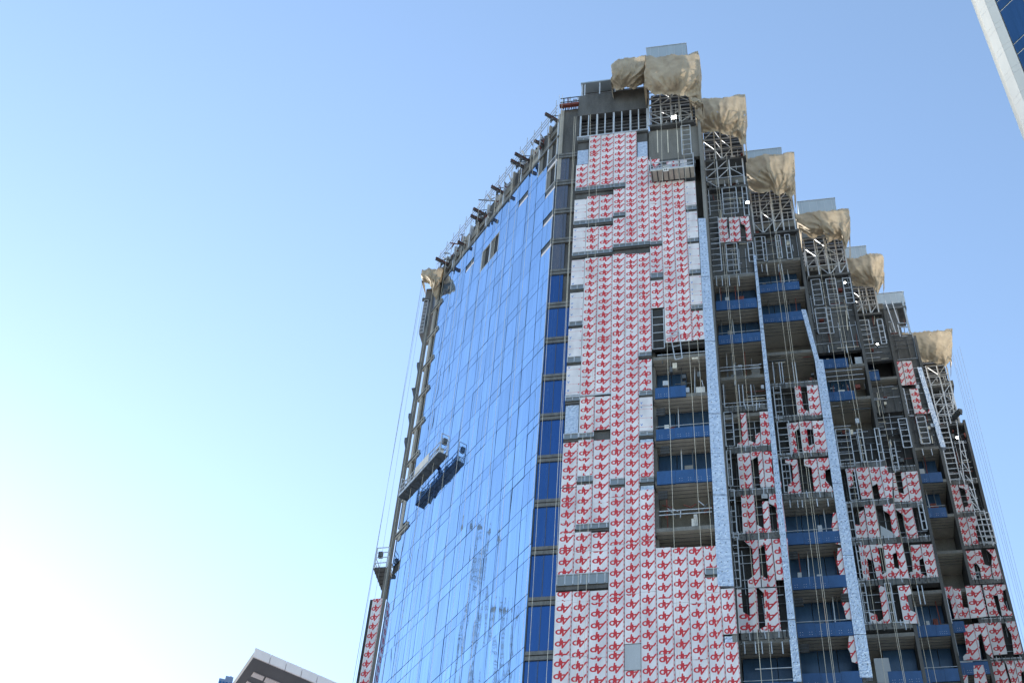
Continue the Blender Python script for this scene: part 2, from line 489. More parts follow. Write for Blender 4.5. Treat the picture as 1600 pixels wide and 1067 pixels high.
# far end strip without glass: concrete column, slab edges
o = MB(); o.box(G, GU + .35, GU + .75, -.10, .05, 66.5, 95.4, M_CONCL); o.build('far_column', T)
for k in range(5, 13):
    z0 = GZ + 3.6 * k
    o = MB(); o.box(G, GU, GU + 1.75, -.14, .05, z0, z0 + .55, M_CONCL); o.box(G, GU, GU + 1.75, -.2, -.14, z0 + .2, z0 + .3, M_STEELD)
    o.build('slab_edge', T)
# parapet on the glass side: kerb beam, bent frames, guard rail
o = MB(); o.box(G, GU, 0, .1, .7, 95.4, 96.6, M_CONC); o.box(G, GU - .1, .1, -.12, .1, 95.4, 95.62, M_FRAME)
o.build('parapet_beam', T)
for i in range(15):
    u = -i * 1.4 - .05
    o = MB(); o.box(G, u - .12, u + .05, -.05, .2, 95.62, 98.9, M_CONCL if i % 2 else M_STEEL)
    if i % 3 != 1: o.box(G, u - 1.2, u - .2, .0, .14, 96.7, 97.3 + .3 * (i % 2), M_CONC)
    if i % 4 == 2: o.box(G, u - 1.25, u - .15, .02, .12, 95.7, 98.3, M_CONCL)
    if i % 4 == 0: o.box(G, u - 1.2, u - .2, .1, .3, 95.7, 98.2, M_DARK)
    o.build('parapet_post', T)
o = MB()
for i in range(18):
    u = -i * 1.12 - .2; o.bar(G.pt(u, -.3, 97.0), G.pt(u, -.3, 100.4 + .5 * random.random()), .05, M_STEEL)
for z in (98.9, 99.4, 99.9): o.bar(G.pt(0, -.3, z), G.pt(GU, -.3, z), .045, M_STEEL)
o.build('guard_rail', T)
o = MB(); o.box(G, GU, 0, .2, .5, 96.6, 98.8, M_CONCD); o.build('parapet_wall', T)
random.seed(11)
o = MB()
for i in range(70):
    u = -random.random() * 19; z = 96.7 + random.random() * 2.2
    a = G.pt(u, -.25 + random.random() * .3, z); o.bar(a, a + Vector((random.gauss(0, .35), random.gauss(0, .35), random.gauss(0, .3))), .08, random.choice([M_STEELD, M_RUST, M_STEEL, M_CONC]))
o.build('parapet_clutter', T, kind='stuff')

# ---- concrete column with dark blue glazing between glass side and boards
FC = R(61.3)
ua = FC.at(820, 1019)[0]; ub = -11.46
ztc = FC.at(870, 172)[1]
o = MB(); o.box(FC, ua + .02, ub, .12, .6, 0, ztc, M_CONCD); o.build('corner_column', T)
zcol = [FC.at(x, y)[1] for x, y in ((828, 933.6),)][0]
k0 = -2
usp = ua + (ub - ua) * .88
for k in range(-2, 14):
    zt = zcol + 3.617 * k                 # top of the band
    if k <= 12:
        o = MB(); o.box(FC, ua + .03, ub - .02, -.10, .12, zt - .62, zt - .36, M_FRAME); o.box(FC, ua + .03, ub - .02, -.04, .12, zt - .36, zt - .30, M_DARK)
        o.box(FC, ua + .03, ub - .02, -.12, .12, zt - .30, zt - .06, M_FRAME); o.box(FC, ua + .0, ub - .02, -.05, .12, zt - .06, zt, M_STEELD)
        o.build('spandrel_band', T)
        if k < 12:
            gm = M_GLASSD if k < 7 else (M_GLASSG if k != 7 else M_GLASSD)
            usplit = ua + (ub - ua) * (.97 if k < 7 else .62)
            for a, b in (((ua + .05), ua + .75), (ua + .78, usplit)):
                if b - a > .1:
                    o = MB(); o.box(FC, a, b, -.02, .12, zt, zt + 2.99, gm); o.build('dark_window_pane', T)
            o = MB(); o.box(FC, ua + .75, ua + .78, -.05, .12, zt, zt + 2.99, M_STEELD); o.build('mullion', T)
o = MB(); o.box(FC, ua - .0, ua + .03, -.12, .12, 41, ztc - 8, M_STEELD); o.build('corner_trim', T)
o = MB(); o.box(FC, ua + .05, ua + .35, -.05, .12, ztc - 10, ztc - .3, M_CONCL); o.build('pale_pier', T)
o = MB()
for i in range(9):
    o.bar(FC.pt(ua + .1 + i * .17, -.1 + .3 * random.random(), ztc - .1), FC.pt(ua + .1 + i * .17, -.1, ztc + .6 + random.random()), .09, random.choice([M_RUST, M_STEELD, M_STEEL]))
for z in (ztc + .7, ztc + 1.3): o.bar(FC.pt(ua, -.2, z), FC.pt(ub, -.2, z), .06, M_STEELD)
o.bar(FC.pt(ua, -.3, ztc), FC.pt(ub, -.3, ztc), .28, M_RUST)
o.build('column_head_rail', T)

# ---- white printed boards of the front, column by column (extents measured along each column)
US = [-11.45, -10.5, -9.54, -8.52, -7.62, -6.74, -5.87, -4.98, -4.10, -3.20, -2.40, -1.66]
XC = []
F1 = R(61)
def col_x(c_, y):
    """pixel x of a column's centre at image row y (verticals converge)"""
    u = (US[c_] + US[c_ + 1]) / 2
    lo, hi = 800, 1250
    for _ in range(30):
        mid = (lo + hi) / 2
        if F1.at(mid, y)[0] < u: lo = mid
        else: hi = mid
    return lo
def zrow(c_, y, fr=None): return F1.at(col_x(c_, y), y)[1]
BOARDS = {   # column: [(top row, bottom row, kind)]
    0: [(258.5, 294, 'A'), (313, 347, 'B'), (357, 396, 'B'), (407, 446, 'B'), (458, 503, 'B'), (514, 558, 'B'), (572, 618, 'B'), (692, 744, 'A'), (744, 762, 'T'), (763, 818, 'A'), (818, 834, 'T'), (834, 898, 'A'), (925, 1180, 'A')],
    1: [(213, 291, 'A'), (308, 345, 'A'), (356, 395, 'A'), (404, 618, 'A'), (621, 677, 'A'), (688, 745, 'A'), (758, 819, 'A'), (832, 899, 'A'), (924, 1180, 'A')],
    2: [(211, 289, 'A'), (306, 344, 'A'), (354, 394, 'A'), (402, 617, 'A'), (620, 672, 'A'), (688, 819, 'A'), (832, 899, 'A'), (923, 1180, 'A')],
    3: [(209, 287, 'A'), (297, 333, 'A'), (342, 382, 'A'), (398, 748, 'A'), (763, 1180, 'A')],
    4: [(207, 382, 'A'), (398, 1006, 'A'), (1048, 1180, 'A')],
    5: [(246, 380, 'A'), (397, 551, 'A'), (563, 611, 'U'), (622, 674, 'B'), (692, 746, 'A'), (766, 1180, 'A')],
    6: [(250, 378, 'A'), (386, 427, 'A'), (439, 482, 'A'), (856, 1180, 'A')],
    7: [(285, 536, 'A'), (856, 1180, 'A')],
    8: [(283, 534, 'A'), (855, 1180, 'A')],
    9: [(285, 322, 'B'), (332, 373, 'B'), (382, 422, 'B'), (432, 477, 'B'), (487, 532, 'U'), (854, 888, 'A'), (903, 1180, 'A')],
    10: [(920, 991, 'A'), (1004, 1180, 'A')],
}
random.seed(5)
def board(fr, u0, u1, z0, z1, kind, d, label=None, name='cladding_board'):
    mm = {'A': M_PA, 'U': M_PA, 'B': M_PB, 'T': M_PA, 'G': M_GREY, 'F': M_FOIL}[kind]
    off = random.random() * .77
    o = MB()
    w_ = u1 - u0; s = .90 / w_; off *= 1.0
    if kind in ('A', 'T'):  # printed upside down
        uv = [((u1 - u) * s, off - z) for u, z in ((u0, z0), (u1, z0), (u1, z1), (u0, z1))]
    else:
        uv = [((u - u0) * s, z - off) for u, z in ((u0, z0), (u1, z0), (u1, z1), (u0, z1))]
    o.box(fr, u0, u1, d, d + .05, z0, z1, M_BOARDB, front=mm, uvf=uv)
    return o.build(name, T, label)
for c_, segs in BOARDS.items():
    ph = random.random() * 1.2 if c_ < 6 else random.random() * .8
    for (ya, yb, kd) in segs:
        zt = zrow(c_, ya); zb = zrow(c_, min(yb, 1067))
        if yb > 1067: zb = 41.0
        # split at sheet joints
        cuts = [zt]
        zj = 41 + ph + 3.6 * math.floor((zt - 41 - ph) / 3.6)
        while zj > zb + .5:
            if zj < zt - .5: cuts.append(zj)
            zj -= 3.6
        cuts.append(zb)
        for a, b in zip(cuts, cuts[1:]):
            dd = -.05 - .02 * (c_ % 2) - .012 * random.random()
            board(F1, US[c_] + .014, US[c_ + 1] - .014, b + .01, a - .006, kd, dd,
                  'white board with upright red lettering' if kd == 'U' else ('white board with thin red lines and small blue marks' if kd == 'B' else None))
# substrate wall behind the boards
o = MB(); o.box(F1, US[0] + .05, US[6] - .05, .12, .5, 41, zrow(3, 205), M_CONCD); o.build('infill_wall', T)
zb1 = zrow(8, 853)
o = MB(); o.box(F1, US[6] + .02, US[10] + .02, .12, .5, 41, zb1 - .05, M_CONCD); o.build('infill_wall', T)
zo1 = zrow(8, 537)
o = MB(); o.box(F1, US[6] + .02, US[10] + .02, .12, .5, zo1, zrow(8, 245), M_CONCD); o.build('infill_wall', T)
# grey blank panel
board(F1, US[4] + .014, US[5] - .014, zrow(4, 1047), zrow(4, 1007), 'G', -.06, 'plain blue-grey panel among the printed boards')
# foil panels seen in gaps
for c_, ya, yb in ((0, 234, 256), (5, 221, 245), (0, 632, 678), (5, 685, 691), (5, 757, 765), (10, 992, 1003), (5, 612, 622)):
    o = MB(); o.box(F1, US[c_] + .05, US[c_ + 1] - .05, .06, .118, zrow(c_, yb), zrow(c_, ya), M_FOIL); o.build('foil_panel', T)
# ledges: rolled metal sills showing in the gaps between board rows
def ledge(c0, c1, ya, yb, proud=.10, dark=.26):
    zt = zrow(c0, ya); zb = zrow(c0, yb); u0, u1 = US[c0] + .02, US[c1 + 1] - .02
    h = zt - zb
    o = MB(); o.box(F1, u0, u1, -proud, .115, zb + h * dark, zt - .01, M_SHEEN)
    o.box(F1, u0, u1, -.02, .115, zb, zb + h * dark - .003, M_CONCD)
    o.bar(F1.pt(u0, -proud - .02, zt - .03), F1.pt(u1, -proud - .02, zt - .03), .05, M_STEEL)
    for i in range(int((u1 - u0) / .45) + 1): o.box(F1, u0 + i * .45, u0 + i * .45 + .05, -proud - .05, -proud, zb + h * .3, zt, M_STEEL)
    o.build('window_ledge', T)
for a in ((0, 2, 295, 302), (3, 3, 288, 296), (3, 3, 334, 341), (0, 2, 347, 355), (0, 2, 396, 403), (0, 0, 447, 456), (0, 0, 504, 513), (0, 0, 559, 571), (0, 0, 619, 631),
          (0, 0, 679, 690), (1, 1, 678, 687), (1, 1, 745, 757), (1, 2, 820, 831), (0, 2, 899, 922), (3, 3, 749, 762), (3, 5, 383, 390), (6, 6, 379, 385), (6, 6, 428, 438),
          (5, 5, 552, 560), (5, 5, 613, 621), (5, 5, 676, 684), (5, 5, 748, 757), (9, 9, 324, 331), (9, 9, 374, 381), (9, 9, 423, 431), (9, 9, 479, 486), (9, 9, 889, 902), (0, 0, 218, 222), (5, 5, 204, 207)):
    ledge(*a)
o = MB()    # thin drip rail crossing the boards
o.box(F1, US[0], US[3], -.14, -.08, zrow(1, 620.5), zrow(1, 618.6), M_STEEL); o.build('drip_rail', T)
# tall narrow window left open in column six
o = MB(); z0, z1 = zrow(6, 545), zrow(6, 484)
o.box(F1, US[6] + .03, US[7] - .03, .05, .11, z0, z1, M_DARK)
for u in (US[6] + .03, US[7] - .09): o.box(F1, u, u + .06, -.05, .05, z0, z1, M_STEEL)
for i in range(5): o.box(F1, US[6] + .09, US[7] - .09, -.02, .04, z0 + (z1 - z0) * i / 5, z0 + (z1 - z0) * i / 5 + .05, M_STEEL)
o.build('narrow_window_opening', T)

# ---- ladders, frames, rods
def ladder(fr, u0, u1, z0, z1, d=-.05, step=.6, w_=.06, name='ladder_frame', lean=0, mat=None, mid=False):
    mat = mat or M_STEEL
    o = MB()
    us = [u0, u1] + ([(u0 + u1) / 2] if mid else [])
    for u in us: o.bar(fr.pt(u + lean, d, z0), fr.pt(u, d, z1), w_, mat)
    n = max(1, int(round((z1 - z0) / step)))
    for i in range(n + 1):
        z = z0 + (z1 - z0) * i / n; t = lean * (1 - i / n)
        o.bar(fr.pt(u0 + t, d - .004, z), fr.pt(u1 + t, d - .004, z), w_ * .8, mat)
    return o.build(name, T)
def lad_px(c, x0, x1, y0, y1, **k):
    """ladder by its top-left/top-right x at row y0 and foot row y1 on plane c"""
    f = R(c); a, z1 = f.at(x0, y0); b, _ = f.at(x1, y0); _, z0 = f.at(x0 + (x0 - 990) * (y1 - y0) / 2500, y1)
    return ladder(f, a, b, z0, z1, **k)
def truss(fr, u0, u1, z0, z1, nx, nz, seed, d=.0, mat=None):
    rnd = random.Random(seed); mat = mat or M_STEEL
    xs = [u0 + (u1 - u0) * (i / nx + (rnd.random() - .5) * .10 * (0 < i < nx)) for i in range(nx + 1)]
    zs = [z0 + (z1 - z0) * i / nz for i in range(nz + 1)]
    for i, x in enumerate(xs):
        o = MB(); o.bar(fr.pt(x, d, z0), fr.pt(x, d, z1), .11, mat); o.build('steel_post', T)
    o = MB()
    for dd in (d + .02, d + 1.5):
        for z in zs: o.bar(fr.pt(u0, dd, z), fr.pt(u1, dd, z), .07, mat)
    for i in range(nx):
        for j in range(nz):
            r = rnd.random()
            if r < .38: o.bar(fr.pt(xs[i], d + .03, zs[j]), fr.pt(xs[i + 1], d + .03, zs[j + 1]), .055, mat)
            elif r < .70: o.bar(fr.pt(xs[i + 1], d + .03, zs[j]), fr.pt(xs[i], d + .03, zs[j + 1]), .055, mat)
            elif r < .85: o.bar(fr.pt((xs[i] + xs[i + 1]) / 2, d + .3, zs[j]), fr.pt((xs[i] + xs[i + 1]) / 2, d + .3, zs[j + 1]), .05, mat)
    for i in range(nx + 1): o.bar(fr.pt(xs[i], d + 1.5, z0), fr.pt(xs[i], d + 1.5, z1), .08, mat)
    o.build('steel_bracing', T)
    o = MB()      # bits of plant and decking inside
    for i in range(int(10 * (u1 - u0) / 3)):
        u = u0 + rnd.random() * (u1 - u0); z = z0 + rnd.random() * (z1 - z0) * .5
        o.box(fr, u, u + .1 + rnd.random() * .35, .4 + rnd.random() * .8, 1.3, z, z + .08 + rnd.random() * .35, rnd.choice([M_STEELD, M_RUST, M_CONCD, M_STEEL]))
    o.build('plant_clutter', T, kind='stuff')
def louvre_back(fr, u0, u1, z0, z1, d=1.75):
    o = MB(); o.box(fr, u0, u1, d, d + .1, z0, z1, M_DARK)
    o.build('back_screen', T)
    n = int((z1 - z0) / .45)
    for i in range(n):
        z = z0 + (z1 - z0) * i / n
        s = MB(); s.box(fr, u0, u1, d - .14, d - .002, z, z + .13, M_LOUV); s.build('louvre_slat', T)

# left crown above the boards
ul, ur = F1.at(905, 150)[0], F1.at(1012, 142)[0]
zt1, zt0 = F1.at(958, 145)[1], F1.at(958, 176)[1]
o = MB(); o.box(F1, ul, ur, -.05, .35, zt0, zt1, M_CONCD); o.build('concrete_upstand', T)
zf0 = F1.at(958, 207)[1]
louvre_back(F1, ul + .1, ur - .1, zf0 - .3, zt0 + 1.6, .95)
for i in range(9):
    u = ul + .15 + (ur - ul - .3) * i / 8
    o = MB(); o.box(F1, u, u + (.09 if i % 2 else .14), -.02, .12, zf0 - .2, zt0 + (.0 if i % 2 else -.003), M_STEEL); o.build('steel_stud', T)
o = MB(); o.box(F1, ul, ur, -.1, .14, zf0 - .35, zf0 - .2, M_STEEL); o.build('sill_rail', T)
o = MB(); o.box(F1, ul + .1, ur - .2, .14, .4, zf0 - .9, zf0 - .36, M_CONC); o.build('infill_wall', T)
# steel rack on top of it
fz0, fz1 = F1.at(930, 147)[1] , F1.at(930, 124)[1]
o = MB(); o.box(F1, ul + .05, ul + 3.6, .2, 3.0, fz1 - .1, fz1 + .05, M_ROOFP); o.build('roof_rack_cover', T)
for u in (ul + .1, ul + .35, ul + 1.6, ul + 2.9): 
    o = MB(); o.box(F1, u, u + .1, .3, .4, zt1, fz1 - .1, M_STEEL); o.build('steel_post', T)
louvre_back(F1, ul + .1, ur, zt1, fz1 - .12, 1.2)

# crowns of the stepped bays: frames under the tarpaulins, roof screens
CROWN = [  # c, x-left, x-right, y-top, y-bottom, nx, nz, seed
    (61, 1013, 1078, 146, 197, 4, 5, 1), (66, 1097, 1158, 205, 252, 4, 3, 2), (66, 1099, 1160, 252, 296, 3, 3, 3),
    (71, 1172, 1235, 300, 366, 4, 4, 4), (76, 1255, 1316, 374, 432, 4, 4, 5), (81, 1328, 1366, 452, 492, 3, 3, 6),
    (91, 1447, 1478, 572, 664, 2, 6, 8)]
for c, x0, x1, y0, y1, nx, nz, sd_ in CROWN:
    f = R(c); u0, z1 = f.at(x0, y0); z0 = f.at(x0 + (x0 - 990) * (y1 - y0) / 2500, y1)[1]; u1 = f.at(x1, y0)[0]
    truss(f, u0, u1, z0, z1, nx, nz, sd_)
    k = CS.index(c)
    louvre_back(f, max(u0 - .1, UL[k]), min(u1 + .25, UR[k]), z0, z1 + 2.6, 1.9)
    o = MB(); o.box(f, max(u0 - .1, UL[k]), min(u1 + .2, UR[k]), -.08, 2.3, z0 - .28, z0 - .02, M_CONCD)
    o.build('floor_slab', T)
SCREENS = [(61, 1010, 1072, 76, 100), (71, 1160, 1221, 238, 262), (76, 1246, 1305, 316, 345), (81, 1318, 1353, 388, 412), (86, 1368, 1412, 460, 471)]
for c, x0, x1, y0, y1 in SCREENS:
    f = R(c); u0, z1 = f.at(x0, y0, 1.0); u1 = f.at(x1, y0, 1.0)[0]; z0 = f.at(x0, y1, 1.0)[1]
    o = MB(); o.box(f, u0, u1, 1.0, 3.4, z0 - .5, z1, M_ROOFP); o.box(f, u0 - .05, u1 + .05, .95, 3.45, z1, z1 + .06, M_STEEL)
    o.build('roof_screen', T)
    for i in range(5):
        u = u0 + (u1 - u0) * (i + .5) / 5
        o = MB(); o.box(f, u, u + .02, .985, .999, z0 - .4, z1, M_STEEL); o.build('panel_joint', T)
# bay six has an open canopy on slanting legs instead
f = R(86); z1 = f.at(1390, 471)[1]
o = MB(); o.box(f, 12.5, 14.15, 1.0, 2.2, zbay(5, 520) if False else 88.0, z1, M_CONCD); o.build('infill_wall', T)
o = MB(); o.box(f, 12.3, 15.0, .9, 3.2, z1, z1 + .25, M_STEELD); o.build('canopy_slab', T)
for (x0, y0, x1, y1) in ((1383, 470, 1400, 520), (1393, 470, 1405, 505), (1378, 478, 1392, 520)):
    p_, q_ = f.at(x0, y0, .8), f.at(x1, y1, .8); o = MB(); o.bar(f.pt(p_[0], .8, p_[1]), f.pt(q_[0], .8, q_[1]), .08, M_STEEL); o.build('steel_post', T)
# open canopy legs of bay six
f = R(86); ua6, za6 = f.at(1369, 470); ub6 = f.at(1412, 468)[0]
p_, q_ = f.at(1410, 470, 1.0), f.at(1430, 552, 1.0)
o = MB(); o.bar(f.pt(p_[0], 1.0, p_[1]), f.pt(q_[0], 1.0, q_[1]), .16, M_ROOFP); o.build('steel_post', T)
for y in (505, 511):
    p_, q_ = f.at(1402, y, 1.0), f.at(1418, y, 1.0); o = MB(); o.bar(f.pt(p_[0], 1.0, p_[1]), f.pt(q_[0], 1.0, q_[1]), .08, M_ROOFP); o.build('scaffold_tube', T)

# ---- each stepped bay: return wall, slabs, infill, balconies
ZONES = {  # bay index: [(row top, row bottom, kind)]  rows read down the bay's middle
    0: [(196, 243, 'wall'), (540, 853, 'open')],
    1: [(296, 430, 'wall'), (430, 640, 'open'), (640, 1000, 'hole'), (1000, 1200, 'open')],
    2: [(366, 405, 'wall'), (405, 600, 'open'), (600, 775, 'hole'), (775, 1200, 'open')],
    3: [(432, 545, 'wall'), (545, 665, 'open'), (665, 977, 'hole'), (977, 1200, 'open')],
    4: [(492, 560, 'wall'), (560, 600, 'open'), (600, 640, 'wall'), (640, 905, 'hole'), (905, 1200, 'open')],
    5: [(520, 700, 'wall'), (700, 1200, 'open')],
    6: [(664, 1200, 'hole')],
}
def midx(k, y):
    f = R(CS[k]); u = (UL[k] + UR[k]) / 2; lo, hi = 900, 1700
    for _ in range(30):
        mid = (lo + hi) / 2
        if f.at(mid, y)[0] < u: lo = mid
        else: hi = mid
    return lo
def zbay(k, y): return R(CS[k]).at(midx(k, y), y)[1]
random.seed(21)
for k in range(7):
    f = R(CS[k]); a, b = UL[k], UR[k]
    ztop = zbay(k, ZONES[k][0][0])
    # return wall to the next bay
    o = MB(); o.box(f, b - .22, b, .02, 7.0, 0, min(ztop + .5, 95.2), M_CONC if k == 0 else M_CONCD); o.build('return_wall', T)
    o = MB(); o.box(f, a - .02, b, 1.0, 4.0, 94.6, 95.3, M_CONC); o.build('roof_slab', T)
    for (ya, yb, kind) in ZONES[k]:
        z1 = zbay(k, ya); z0 = max(41.0, zbay(k, min(yb, 1067))) if yb <= 1067 else 41.0
        aa = a + (.0 if k else -.1)
        if kind == 'wall':
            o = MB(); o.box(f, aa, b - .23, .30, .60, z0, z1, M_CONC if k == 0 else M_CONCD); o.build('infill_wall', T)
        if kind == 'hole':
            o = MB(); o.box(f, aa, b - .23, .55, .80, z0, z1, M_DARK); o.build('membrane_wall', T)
        lv = LV[k]
        while lv < z1 + .5:
            if lv > z0 - .8:
                if kind in ('open',):
                    o = MB(); o.box(f, aa, b - .23, .02, 2.6, lv, lv + .28, M_SOFF, front=M_CONC)
                    for i in range(4): o.box(f, aa, b - .23, .3 + i * .33, .33 + i * .33, lv - .03, lv - .001, M_CONC)
                    o.build('floor_slab', T)
            lv += 3.6
ROWGAP = {1: (637, 701, 768, 836, 991), 2: (601, 652, 710, 773), 3: (726, 786, 845, 909, 977), 4: (732, 789, 842, 906), 6: (752, 803, 852, 907, 969, 1032)}
for k, ys in ROWGAP.items():
    f = R(CS[k]); a, b = UL[k] + .1, UR[k] - .25
    for y in ys:
        zc = zbay(k, y)
        o = MB(); o.box(f, a, b, -.02, .54, zc - .30, zc + .26, M_FRAME)
        o.box(f, a, b, -.06, -.021, zc + .14, zc + .20, M_STEEL)
        for i in range(13):
            u = a + (b - a) * (i + random.random() * .6) / 13; h0 = random.uniform(-.5, -.1)
            o.bar(f.pt(u, -.09, zc + h0), f.pt(u + random.gauss(0, .04), -.05, zc + .35), .05, random.choice([M_STEEL, M_STEELD, M_DARK, M_CONC]))
        o.build('slab_edge', T)
for k in range(1, 7):
    f = R(CS[k]); a, b = UL[k] + .08, UR[k] - .28
    for (ya, yb, kind) in ZONES[k]:
        if kind == 'open': continue
        z1 = zbay(k, ya); z0 = zbay(k, min(yb, 1120)); dd = .22 if kind == 'wall' else .42
        o = MB(); n_ = int((b - a) / .45)
        for i in range(n_ + 1):
            u = a + (b - a) * i / n_; zz = z0
            while zz < z1:
                if random.random() < .72: o.bar(f.pt(u + random.gauss(0, .03), dd, zz), f.pt(u + random.gauss(0, .03), dd, min(z1, zz + 3.3)), .04, random.choice([M_STEEL, M_STEELD, M_FRAME]))
                zz += 3.6
        zz = z0 + .3
        while zz < z1:
            if random.random() < .8:
                p_, q_ = sorted((random.uniform(a, b), random.uniform(a, b)))
                if q_ - p_ < 1: p_, q_ = a, b
                o.bar(f.pt(p_, dd - .04, zz), f.pt(q_, dd - .04, zz), .035, random.choice([M_STEEL, M_STEELD, M_STEEL]))
            zz += .62
        o.build('stud_grid', T, kind='stuff')
for (k, ya, yb, n_) in ((1, 300, 430, 10), (1, 560, 640, 14), (2, 366, 430, 12), (2, 550, 600, 10), (3, 432, 545, 22), (3, 600, 725, 26), (4, 492, 560, 16), (4, 600, 735, 26), (5, 500, 700, 34), (6, 664, 752, 20), (0, 545, 620, 16)):
    f = R(CS[k]); a, b = UL[k] + .15, UR[k] - .35; o = MB(); z1, z0 = zbay(k, ya), zbay(k, yb)
    for i in range(n_):
        u = random.uniform(a, b); z = random.uniform(z0, z1); m_ = random.choice([M_STEEL, M_STEELD, M_STEELD, M_RUST, M_FRAME, M_ROPE])
        r_ = random.random()
        if r_ < .45: o.bar(f.pt(u, .1, z), f.pt(u + random.gauss(0, .05), .1, min(z1, z + random.uniform(.5, 2.4))), random.uniform(.03, .07), m_)
        elif r_ < .8: o.bar(f.pt(u, .12, z), f.pt(min(b, u + random.uniform(.3, 1.8)), .12, z), random.uniform(.03, .06), m_)
        else: o.box(f, u, u + random.uniform(.1, .4), .05, .28, z, z + random.uniform(.1, .5), m_)
    o.build('fixing_clutter', T, kind='stuff')
# blue film balustrades and windows: (bay, row of panel foot, u-from fraction, u-to fraction, window too)
BLUES = [(0, 622, 0, .58, 1), (0, 687, 0, 1, 1), (0, 756, 0, 1, 1),
         (1, 485, 0, 1, 1), (1, 535, 0, 1, 1), (1, 1120, 0, 1, 1), (1, 1200, 0, 1, 1),
         (2, 461, 0, .9, 1), (2, 508, 0, .9, 1), (2, 850, 0, 1, 1), (2, 921, 0, 1, 1), (2, 995, 0, 1, 1), (2, 1075, 0, 1, 1),
         (3, 577, .1, .68, 1), (3, 626, .08, .70, 1), (3, 1062, .45, 1, 1), (3, 1125, 0, 1, 1),
         (4, 594, 0, .5, 1), (4, 982, .0, 1, 1), (4, 1044, 0, 1, 1), (5, 754, .1, .9, 1), (5, 806, .0, .8, 1), (5, 1040, 0, 1, 1), (5, 982, 0, .6, 1)]
def snap(k, z): return LV[k] + 3.6 * round((z - LV[k]) / 3.6)
for (k, y, fa, fb, win) in BLUES:
    f = R(CS[k]); a, b = UL[k] + (.05 if k else .0), UR[k] - .24
    if k == 0: b = US[10] + .02
    if k == 1: b = UR[1] - .30
    z = snap(k, zbay(k, y)); bz = random.uniform(-.06, .06); u0, u1 = a + (b - a) * fa, a + (b - a) * fb
    n = 3 if u1 - u0 > 2.2 else 2
    for i in range(n):
        p, q = u0 + (u1 - u0) * i / n, u0 + (u1 - u0) * (i + 1) / n
        o = MB(); o.box(f, p + .006, q - .006, -.06 - random.random() * .02, .015, z - .05 + random.uniform(-.03, .03), z + .92 + bz + random.uniform(-.03, .03), M_BLUE)
        for uu in (p + .3, q - .3):
            for zz in (.12, .3):
                for s_ in (-.07, .07): o.box(f, uu + s_ - .018, uu + s_ + .018, -.075, -.058, z + zz, z + zz + .03, M_STEEL)
        o.build('balustrade_panel', T)
        if win:
            o = MB(); o.box(f, p + .02, q - .02, 1.40, 1.50, z + .29, z + 3.58, M_BLUED); o.build('film_covered_window', T)
    if random.random() < .6:
        o = MB(); o.bar(f.pt(u0, -.02, z + 1.12), f.pt(u1, -.02, z + 1.12), .03, M_STEEL); o.build('handrail', T)
for (k, y) in ((0, 622), (0, 687), (0, 756), (0, 822), (1, 485), (1, 535), (1, 586), (2, 461), (2, 508), (2, 850), (2, 921), (2, 995), (3, 626), (3, 577), (5, 754), (5, 806), (4, 982)):
    f = R(CS[k]); z = snap(k, zbay(k, y)) + .28; a, b = UL[k] + .2, UR[k] - .5; o = MB()
    for i in range(3):
        u = random.uniform(a, b); o.bar(f.pt(u, random.uniform(.4, 1.2), z), f.pt(u + random.gauss(0, .05), .9, z + 3.3), .06, random.choice([M_STEELD, M_RUST, M_STEEL]))
    for i in range(3):
        u = random.uniform(a, b); w_ = random.uniform(.2, .6); o.box(f, u, u + w_, .25, .7, z, z + random.uniform(.7, 1.5), random.choice([M_CONC, M_CONCD, M_BOARDB, M_RUST, M_GREY]))
    o.build('stored_material', T, kind='stuff')
# side notches by the slabs (dark vents) and bracket stubs on soffits
for (k, y, fr_) in ((0, 640, 0), (0, 700, .05), (0, 770, 0), (2, 865, .02), (2, 935, .78), (2, 938, .02), (2, 1010, .03)):
    f = R(CS[k]); z = zbay(k, y); u = UL[k] + .05 + (UR[k] - UL[k]) * fr_
    o = MB(); o.box(f, u, u + .55, -.03, .015, z - .35, z + .3, M_DARK)
    for i in range(3): o.box(f, u, u + .55, -.045, -.031, z - .25 + .22 * i, z - .22 + .22 * i, M_STEELD)
    o.build('vent_grille', T)
# foil clad fins at the right edge of bays one to three (they widen towards the foot)
def fin(c, tl, tr, bl, br, name='foil_fin', d=-.10, depth=.35, mat=None, sections=8):
    f = R(c); p = [f.at(*q) for q in (tl, tr, br, bl)]
    for i in range(sections):
        a0, a1 = i / sections, (i + 1) / sections
        def L_(t): return (p[0][0] + (p[3][0] - p[0][0]) * t, p[0][1] + (p[3][1] - p[0][1]) * t)
        def R_(t): return (p[1][0] + (p[2][0] - p[1][0]) * t, p[1][1] + (p[2][1] - p[1][1]) * t)
        q = [L_(a1 - .0012), R_(a1 - .0012), R_(a0), L_(a0)]
        o = MB(); dd = d - .02 * (i % 2); 
        P = [f.pt(u, w2, z) for (u, z), w2 in ((q[0], dd), (q[1], dd), (q[1], dd + depth), (q[0], dd + depth), (q[3], dd), (q[2], dd), (q[2], dd + depth), (q[3], dd + depth))]
        o.hexa(P, mat or M_FOIL)
        for j in range(5):
            t = a0 + (a1 - a0) * (j + .5) / 5; l_, r_ = L_(t), R_(t)
            for kx in (.3, .7):
                uu = l_[0] + (r_[0] - l_[0]) * kx + random.uniform(-.03, .03); o.box(f, uu - .02, uu + .02, dd - .03, dd - .001, l_[1], l_[1] + .04, M_STEELD)
        o.build('foil_panel', T)
fin(61, (1091, 343), (1102.5, 343), (1122, 918), (1147, 918), sections=10)
fin(66, (1177, 400), (1181, 400), (1240, 1067), (1253, 1067), sections=9)
fin(71, (1252, 485), (1259, 485), (1273, 563), (1280, 563), sections=1)
